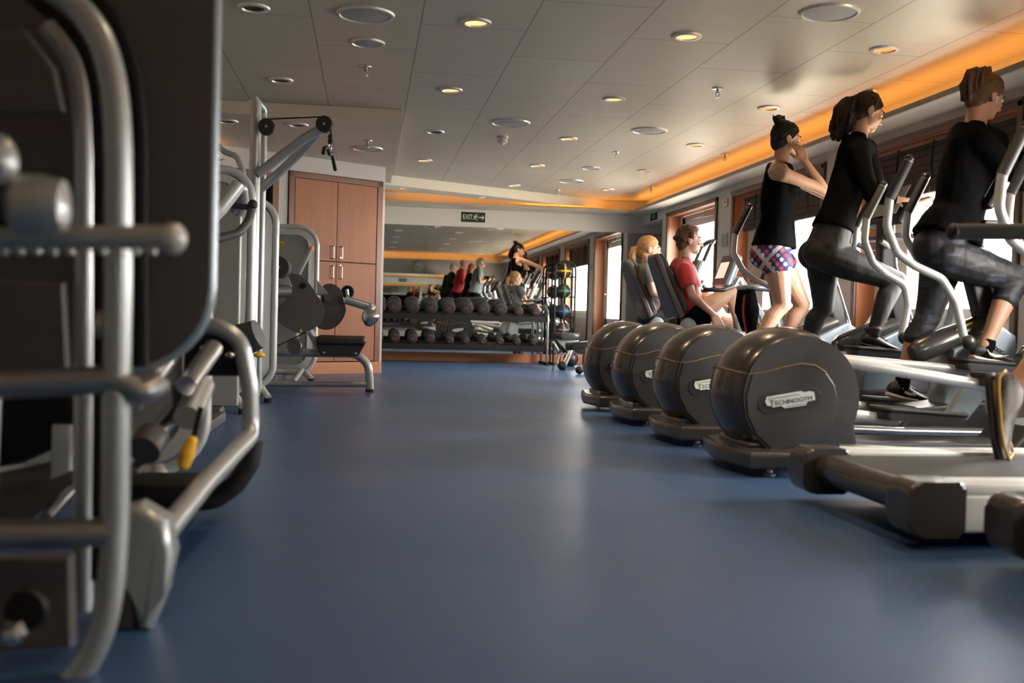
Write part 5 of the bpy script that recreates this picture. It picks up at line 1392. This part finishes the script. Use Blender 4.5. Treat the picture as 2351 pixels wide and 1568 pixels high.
# --- the woman with the dark ponytail on the third
Y0 = CTY[2]
B2 = Body(P(1898, 575, Y0), P(1926, 480, Y0), P(1955, 395, Y0), P(1972, 312, Y0), P(1990, 258, Y0), (.94, -.03, -.34), (.34, 0, .94),
    pp(Y0, (1968, 345, -.165), (1990, 342, .165)), pp(Y0, (1999, 445, -.22), (2020, 470, .24)), pp(Y0, (2058, 458, -.24), (2030, 475, .12)),
    pp(Y0, (1906, 592, -.085), (1890, 598, .085)), pp(Y0, (2058, 645, -.10), (1890, 708, .11)), pp(Y0, (2003, 768, -.17), (1846, 802, .17)))
B2.wr[1] = B2.el[1]+V((.22, -.05, .02))
B2.feet = [(V((.98, -.05, -.2)),), (V((.9, .02, -.4)),)]
B = B2
def dress(t):
    def top(mb):
        B.torso(mb, .33, .955, .014, .006); B.yoke(mb, .013, .05); B.bumps(mb, True, .010, False)
        for i in (0, 1): B.arm(mb, i, 1.95, .014, 1.05)
    garment(t, 'top', 'cloth_black', top, seed=5.5, amp=.006, fr=10.)
    def leggings(mb):
        B.torso(mb, 0., .44, .007); B.bumps(mb, False, .010)
        for i in (0, 1): B.leg(mb, i, 1.92, .007, 1.0)
    garment(t, 'leggings', 'cloth_legging', leggings, seed=6., amp=.002, fr=20.)
    for i in (0, 1):
        shoe(t, B.an[i], B.feet[i][0], 'shoe_black', 'dark_plastic', .95)
    def tail(mb, c, f, u, sd):
        r0 = c-f*.088+u*.045
        mb.ell(r0, (.034,)*3)
        rnd = random.Random(3)
        for i in range(64):
            a = i*2.4; q = .014+.036*rnd.random()
            o = Yv*math.cos(a)*q*1.1+X*math.sin(a)*q
            w1, w2 = rnd.uniform(-.014, .014), rnd.uniform(-.016, .016)
            mb.cap([r0+o*.3, r0+V((-.045, 0, .004))+o*.8, r0+V((-.072+w1, w2, -.06))+o*1.25, r0+V((-.080-w1, -w2, -.125))+o*1.35, r0+V((-.092+w2, w1, -.185))+o*1.2, r0+V((-.105-w2, w2, -.235-.02*rnd.random()))+o*.9], [.010, .009, .0085, .008, .007, .003], seg=8)
    hair_cap(B, t, 'hair_dark', tail, axis=(.4, 0, .9), amp=.005, fr=90, vox=.0042)
    earbud(B, t, -1)
person('woman in black top and full leggings with long dark curly ponytail', B, 'skin_fair', (B.sp[0].x, Y0, 0), dress,
       hands=[((B.wr[0], V((1, .1, .05)), V((.1, .2, -1)), 42), {}), ((B.wr[1], V((.8, -.3, .3)), V((.5, 0, -.8)), 60), dict(thumb_in=.8))])
# --- the woman in patterned shorts on the fourth
Y0 = CTY[3]
B3 = Body(P(1778, 575, Y0), P(1784, 505, Y0), P(1788, 430, Y0), P(1794, 370, Y0), P(1805, 320, Y0), (.93, -.05, -.12), (.12, 0, 1),
    pp(Y0, (1800, 400, -.16), (1808, 402, .16)), pp(Y0, (1893, 437, -.15), (1900, 450, .24)), pp(Y0, (1848, 370, -.14), (1915, 480, .16)),
    pp(Y0, (1783, 605, -.085), (1790, 605, .085)), pp(Y0, (1797, 700, -.11), (1842, 700, .11)), pp(Y0, (1733, 800, -.15), (1798, 790, .15)))
B3.feet = [(V((.95, -.02, -.35)),), (V((.97, .02, -.2)),)]
B = B3
def dress(t):
    def top(mb):
        B.torso(mb, .20, .955, .016, .022, pinch=.26); B.bumps(mb, True, .012, False)
    garment(t, 'tank_top', 'cloth_black', top, seed=8., amp=.007, fr=9.)
    def shorts(mb):
        B.torso(mb, .02, .34, .012); B.bumps(mb, False, .016)
        for i in (0, 1): B.leg(mb, i, .14, .016, 1.03)
    garment(t, 'shorts', 'shorts_print', shorts, seed=9., amp=.004, fr=14.)
    for i in (0, 1):
        a = B.an[i]; garment(t, 'sock', 'cloth_grey', lambda mb: mb.cap([a-Z*.06, a+(B.kn[i]-a).normalized()*.03], [.042, .041], 0, flat1=True), amp=.001)
        shoe(t, a, B.feet[i][0], 'shoe_white', 'shoe_sole', .95)
    def bun(mb, c, f, u, sd):
        b = c-f*.075+u*.125
        mb.cap([c-f*.05+u*.08, b], [.035, .036])
        for i in range(14):
            a = i*2.39; r = .030
            p = b+(sd*math.cos(a)+f*math.sin(a))*r+u*.012*math.sin(i*1.3)
            mb.cap([b, p, p+(p-b)*.5+u*.016*((i % 3)-.6)], [.022, .014, .003], seg=8)
    hair_cap(B, t, 'hair_black', bun, axis=(.7, 0, .7), amp=.0045, fr=90, vox=.0042)
    earbud(B, t, -1)
wd3 = (B3.head+V((.035, -.095, -.025))-B3.wr[0])
person('woman in black tank top and dotted shorts with hand at her ear', B, 'skin_fair', (B.sp[0].x, Y0, 0), dress, vox=.0048,
       hands=[((B3.wr[0], wd3, V((-.15, 1, 0)), 20), dict(spread=.12, curls=(34, 26, 20, 12), thumb_in=.35)), ((B3.wr[1], V((.9, -.1, -.2)), V((.1, -.3, -.9)), 45), {})], headk=.97)
# --- the person in red on the recumbent bike
Y0 = 8.1
B4 = Body(P(1588, 722, Y0), P(1568, 682, Y0), P(1563, 640, Y0), P(1575, 598, Y0), P(1582, 552, Y0), (.97, -.10, -.05), (.05, 0, 1),
    pp(Y0, (1572, 622, -.18), (1578, 622, .18)), pp(Y0, (1590, 680, -.24), (1605, 680, .24)), pp(Y0, (1638, 722, -.235), (1655, 680, .22)),
    pp(Y0, (1592, 728, -.09), (1592, 728, .09)), pp(Y0, (1685, 664, -.12), (1690, 738, .12)), pp(Y0, (1700, 764, -.16), (1738, 772, .16)), MAL, .95)
B4.feet = [(V((.97, -.05, -.1)),), (V((.9, .02, .4)),)]
B = B4
def dress(t):
    def top(mb):
        B.torso(mb, .10, .955, .016, .01); B.yoke(mb, .014, .055)
        for i in (0, 1): B.arm(mb, i, .62, .022, 1.1)
    garment(t, 't_shirt', 'cloth_red', top, seed=11., amp=.007, fr=10.)
    def shorts(mb):
        B.torso(mb, 0., .26, .014); B.bumps(mb, False, .014)
        for i in (0, 1): B.leg(mb, i, .30, .020, 1.05)
    garment(t, 'shorts', 'cloth_black', shorts, seed=12., amp=.006, fr=12.)
    for i in (0, 1):
        a = B.an[i]; garment(t, 'sock', 'cloth_sock', lambda mb: mb.cap([a-Z*.05, a+(B.kn[i]-a).normalized()*.13], [.042, .046], 0, flat1=True), amp=.0015, fr=40)
        shoe(t, a, B.feet[i][0], 'shoe_red', 'shoe_sole', 1.)
    def curls(mb, c, f, u, sd):
        rnd = random.Random(4)
        for i in range(46):
            a, h = rnd.uniform(0, 6.28), rnd.uniform(-.5, 1.)
            q = math.sqrt(max(0, 1-h*h)); d = f*math.cos(a)*q+sd*math.sin(a)*q+u*h
            if d.dot(f) > .55 and h < .45: continue
            if h < 0 and d.dot(f) > -.1: continue
            p = c+u*.022-f*.01+V((0, 0, 0))+(f*(d.dot(f)*.098)+sd*(d.dot(sd)*.082)+u*(d.dot(u)*.095))
            mb.ell(p, rnd.uniform(.016, .026), None, 10, 6)
    hair_cap(B, t, 'hair_curl', curls, amp=.006, fr=60)
person('person in a red t-shirt and black shorts pedalling a recumbent bike', B, 'skin_pale', (B.sp[0].x, Y0, 0), dress, vox=.005, fem=False,
       hands=[((B4.wr[0], V((.5, 0, -.85)), V((0, 1, .1)), 14), dict(spread=.06, curls=(24, 18, 14, 12))), ((B4.wr[1], V((.7, 0, -.4)), V((0, -1, 0)), 30), {})], headk=1.0)
# --- the blond woman on the farther bike
Y0 = 9.0
B5 = Body(P(1497, 722, Y0), P(1487, 682, Y0), P(1484, 640, Y0), P(1489, 606, Y0), P(1490, 573, Y0), (.97, -.12, -.08), (.08, 0, 1),
    pp(Y0, (1484, 624, -.16), (1492, 624, .16)), pp(Y0, (1500, 672, -.20), (1512, 672, .20)), pp(Y0, (1540, 690, -.19), (1550, 690, .19)),
    pp(Y0, (1500, 726, -.085), (1500, 726, .085)), pp(Y0, (1585, 700, -.10), (1600, 672, .10)), pp(Y0, (1640, 752, -.15), (1628, 757, .15)))
B5.feet = [(V((.95, -.05, .2)),), (V((.95, .02, .2)),)]
B = B5
def dress(t):
    def top(mb):
        B.torso(mb, .14, .955, .014, .008); B.yoke(mb, .012, .05); B.bumps(mb, True, .01, False)
        for i in (0, 1): B.arm(mb, i, .55, .018, 1.08)
    garment(t, 't_shirt', 'cloth_grey', top, seed=21., amp=.006, fr=11.)
    def leggings(mb):
        B.torso(mb, 0., .30, .006); B.bumps(mb, False, .01)
        for i in (0, 1): B.leg(mb, i, 1.9, .006)
    garment(t, 'leggings', 'camo_legging', leggings, seed=22., amp=.002)
    for i in (0, 1): shoe(t, B.an[i], B.feet[i][0], 'shoe_white', 'shoe_sole', .93)
    def tail(mb, c, f, u, sd):
        r0 = c-f*.10+u*.01
        mb.cap([c-f*.08+u*.02, r0-f*.012], [.03, .020])
        for i in range(12):
            a = i*2.4; o = sd*math.cos(a)*.014+f*math.sin(a)*.012
            mb.cap([r0, r0-f*.035+o-u*.015, r0-f*.045+o*1.6-u*.08, r0-f*.035+o*1.2-u*.15, r0-f*.02+o-u*(.20+.01*(i % 4))], [.014, .017, .016, .013, .005], seg=10)
    hair_cap(B, t, 'hair_blond', tail, axis=(1, 0, .35), amp=.004, fr=75)
person('blond woman with ponytail and glasses, in grey on the farther recumbent bike', B, 'skin_pale', (B.sp[0].x, Y0, 0), dress,
       hands=[((B5.wr[0], V((1, 0, .1)), V((0, .3, -1)), 50), {}), ((B5.wr[1], V((1, 0, .1)), V((0, -.3, -1)), 50), {})], glasses=True, brow='hair_blond')
# --- the runners on the treadmills
def runner(label, Y0, X0, H, kind, skn, hairm, topm, botm, sleeve, legs, hairf, stride, bald=False, loc_foot=None, lean=.06, arms=0, shoem='shoe_white', longp=False):
    k = H/1.70
    zb = .19
    hz = zb+.90*k
    pel = V((X0, Y0, hz)); L = lambda x, y, z: V((X0+x*k, Y0+y*k, zb+z*k))
    tab = FEM if kind == 'f' else MAL
    kn, an = stride
    Bx = Body(L(0, 0, .92), L(lean*.4, 0, 1.08), L(lean*.9, 0, 1.27), L(lean*1.1, 0, 1.45), L(lean*1.1+.045, 0, 1.575), (.99, -.03, -.12), (.12, 0, 1),
        [L(lean, -.175, 1.40), L(lean, .175, 1.40)], [L(lean-.12, -.24, 1.14), L(lean+.02, .25, 1.13)], [L(lean+.16-.05*arms, -.17, 1.10), L(lean+.24, .17, 1.20)],
        [L(0, -.09, .86), L(0, .09, .86)], [L(*p) for p in kn], [L(*p) for p in an], tab, k)
    Bx.feet = [(V((.97, 0, -.15)),), (V((.97, 0, -.15)),)]
    if loc_foot: loc_foot(Bx)
    def dress(t):
        fem = kind == 'f'
        def top(mb):
            Bx.torso(mb, .12, .955, .018, .02); Bx.yoke(mb, .014, .054)
            if fem: Bx.bumps(mb, True, .01, False)
            for i in (0, 1): Bx.arm(mb, i, sleeve, .02, 1.08)
        garment(t, 'top', topm, top, vox=.009, seed=Y0*3, amp=.007, fr=10.)
        def bot(mb):
            Bx.torso(mb, 0., .28, .013); Bx.bumps(mb, False, .012)
            for i in (0, 1): Bx.leg(mb, i, legs, .013, 1.05)
        garment(t, 'leggings' if fem else 'shorts', botm, bot, vox=.009, seed=Y0*5, amp=.005, fr=12.)
        for i in (0, 1):
            a = Bx.an[i]
            shoe(t, a, Bx.feet[i][0], shoem, 'rubber' if shoem == 'shoe_grey' else 'shoe_sole', 1.14 if shoem == 'shoe_grey' else 1.04 if not fem else .96, mid='sole_gold' if shoem == 'shoe_grey' else None, up=Bx.feet[i][1] if len(Bx.feet[i]) > 1 else (0, 0, 1))
        if hairf: hair_cap(Bx, t, hairm, hairf, vox=.006, ra=(.097, .080, .09) if bald else (.100, .083, .096))
    return person(label, Bx, skn, (X0, Y0, 0), dress, vox=.008, fem=kind == 'f', headk=1.0, face=True, brow=hairm,
        hands=[((Bx.wr[0], V((1, 0, .2)), V((0, 1, 0)), 50), dict(k=1.05)), ((Bx.wr[1], V((1, 0, .3)), V((0, -1, 0)), 50), dict(k=1.05))])
def man_hair(mb, c, f, u, sd): mb.ell(c-f*.06+u*.0, (.05, .05, .05))
def long_hair(mb, c, f, u, sd):
    for i in range(26):
        a = -1.2+2.4*i/25; d = -f*math.cos(a)+sd*math.sin(a)
        mb.cap([c+d*.07+u*.03, c+d*.095-u*.05, c+d*.10-u*.14+sd*.01*math.sin(i*2), c+d*.095-u*(.22+.01*(i % 4))], [.02, .022, .02, .008], seg=8)
def left_foot(Bx):       # the shoe that shows at the edge of the photograph: toe down on the belt
    a = P(2312, 905, 3.20); Bx.an[1] = a; Bx.kn[1] = V((a.x+.27, 3.15, a.z+.30)); Bx.feet[1] = (V((.16, .02, -.985)), V((.74, -.66, .10)))
runner('man in a blue-grey t-shirt running, his blurred grey shoe in view', 3.05, 2.42, 1.72, 'm', 'skin_tan', 'hair_grey', 'cloth_bluegrey', 'cloth_black', .6, .8, man_hair,
       ([(.18, -.10, .50), (-.05, .09, .42)], [(.10, -.12, .085), (-.4, .1, .2)]), bald=True, loc_foot=left_foot, shoem='shoe_grey')
runner('woman with long ginger hair and a dark top, seen in the mirror', 2.06, 2.33, 1.62, 'f', 'skin_pale', 'hair_ginger', 'cloth_black', 'cloth_black', .6, 1.9, long_hair,
       ([(.12, -.10, .48), (-.02, .09, .46)], [(.05, -.12, .085), (-.30, .1, .22)]))
runner('bald man in a red jacket walking on a treadmill, seen in the mirror', 1.12, 2.20, 1.78, 'm', 'skin_red', 'hair_grey', 'cloth_darkred', 'cloth_black', 1.9, 1.9, None,
       ([(.10, -.10, .48), (-.02, .09, .46)], [(.02, -.12, .085), (-.25, .1, .15)]), bald=True)
runner('person in black behind the man in red, seen in the mirror', .2, 2.04, 1.72, 'm', 'skin_fair', 'hair_grey', 'cloth_black', 'cloth_black', 1.9, 1.9, man_hair,
       ([(.10, -.10, .48), (-.02, .09, .46)], [(.02, -.12, .085), (-.25, .1, .15)]))
SKY, EXPO = 14.5, 1.5
# ---------------------------------------------------------------- light
wd = bpy.data.worlds.new('sky'); SC.world = wd; wd.use_nodes = True
nt = wd.node_tree; nt.nodes.clear()
bg = nt.nodes.new('ShaderNodeBackground'); ow = nt.nodes.new('ShaderNodeOutputWorld')
bg.inputs[0].default_value = (1., .955, .90, 1); bg.inputs[1].default_value = SKY
nt.links.new(bg.outputs[0], ow.inputs[0])
for kind, a, b, g0, g1, z0, z1 in GL:       # tells the renderer where daylight comes in
    l = bpy.data.lights.new('window_portal', 'AREA'); l.shape = 'RECTANGLE'; l.size = z1-z0; l.size_y = g1-g0; l.cycles.is_portal = True
    o = bpy.data.objects.new('window_portal', l); COL.objects.link(o)
    o.location = (X1+.02, (g0+g1)/2, (z0+z1)/2); o.rotation_euler = (0, R(90), 0)
for x, y, on in LAMPS:
    if on is None: continue
    l = bpy.data.lights.new('lamp_beam', 'SPOT'); l.energy = 17. if on == 'lamp_on' else 8.; l.color = (1., .70, .42); l.spot_size = R(105); l.spot_blend = .7; l.shadow_soft_size = .05
    o = bpy.data.objects.new('lamp_beam', l); COL.objects.link(o); o.location = (x, y, ZC-.02)
cam = bpy.data.cameras.new('camera'); co = bpy.data.objects.new('camera', cam); COL.objects.link(co)
cam.sensor_width = 36.; cam.lens = 36.*FPX/IW; cam.clip_start = .05; cam.clip_end = 200
# the camera is turned by its roll about the view axis
c, s = math.cos(ROLL), math.sin(ROLL)
rx = CR*c+CU*s; ux = CU*c-CR*s
mw = Matrix((rx, ux, -CF)).transposed().to_4x4(); mw.translation = V((0, 0, CAMZ))
co.matrix_world = mw
cam.dof.use_dof = True; cam.dof.focus_distance = 7.5; cam.dof.aperture_fstop = 2.5
SC.camera = co
SC.view_settings.view_transform = 'Standard'; SC.view_settings.look = 'None'; SC.view_settings.gamma = 1.
SC.view_settings.exposure = EXPO; SC.view_settings.use_curve_mapping = False
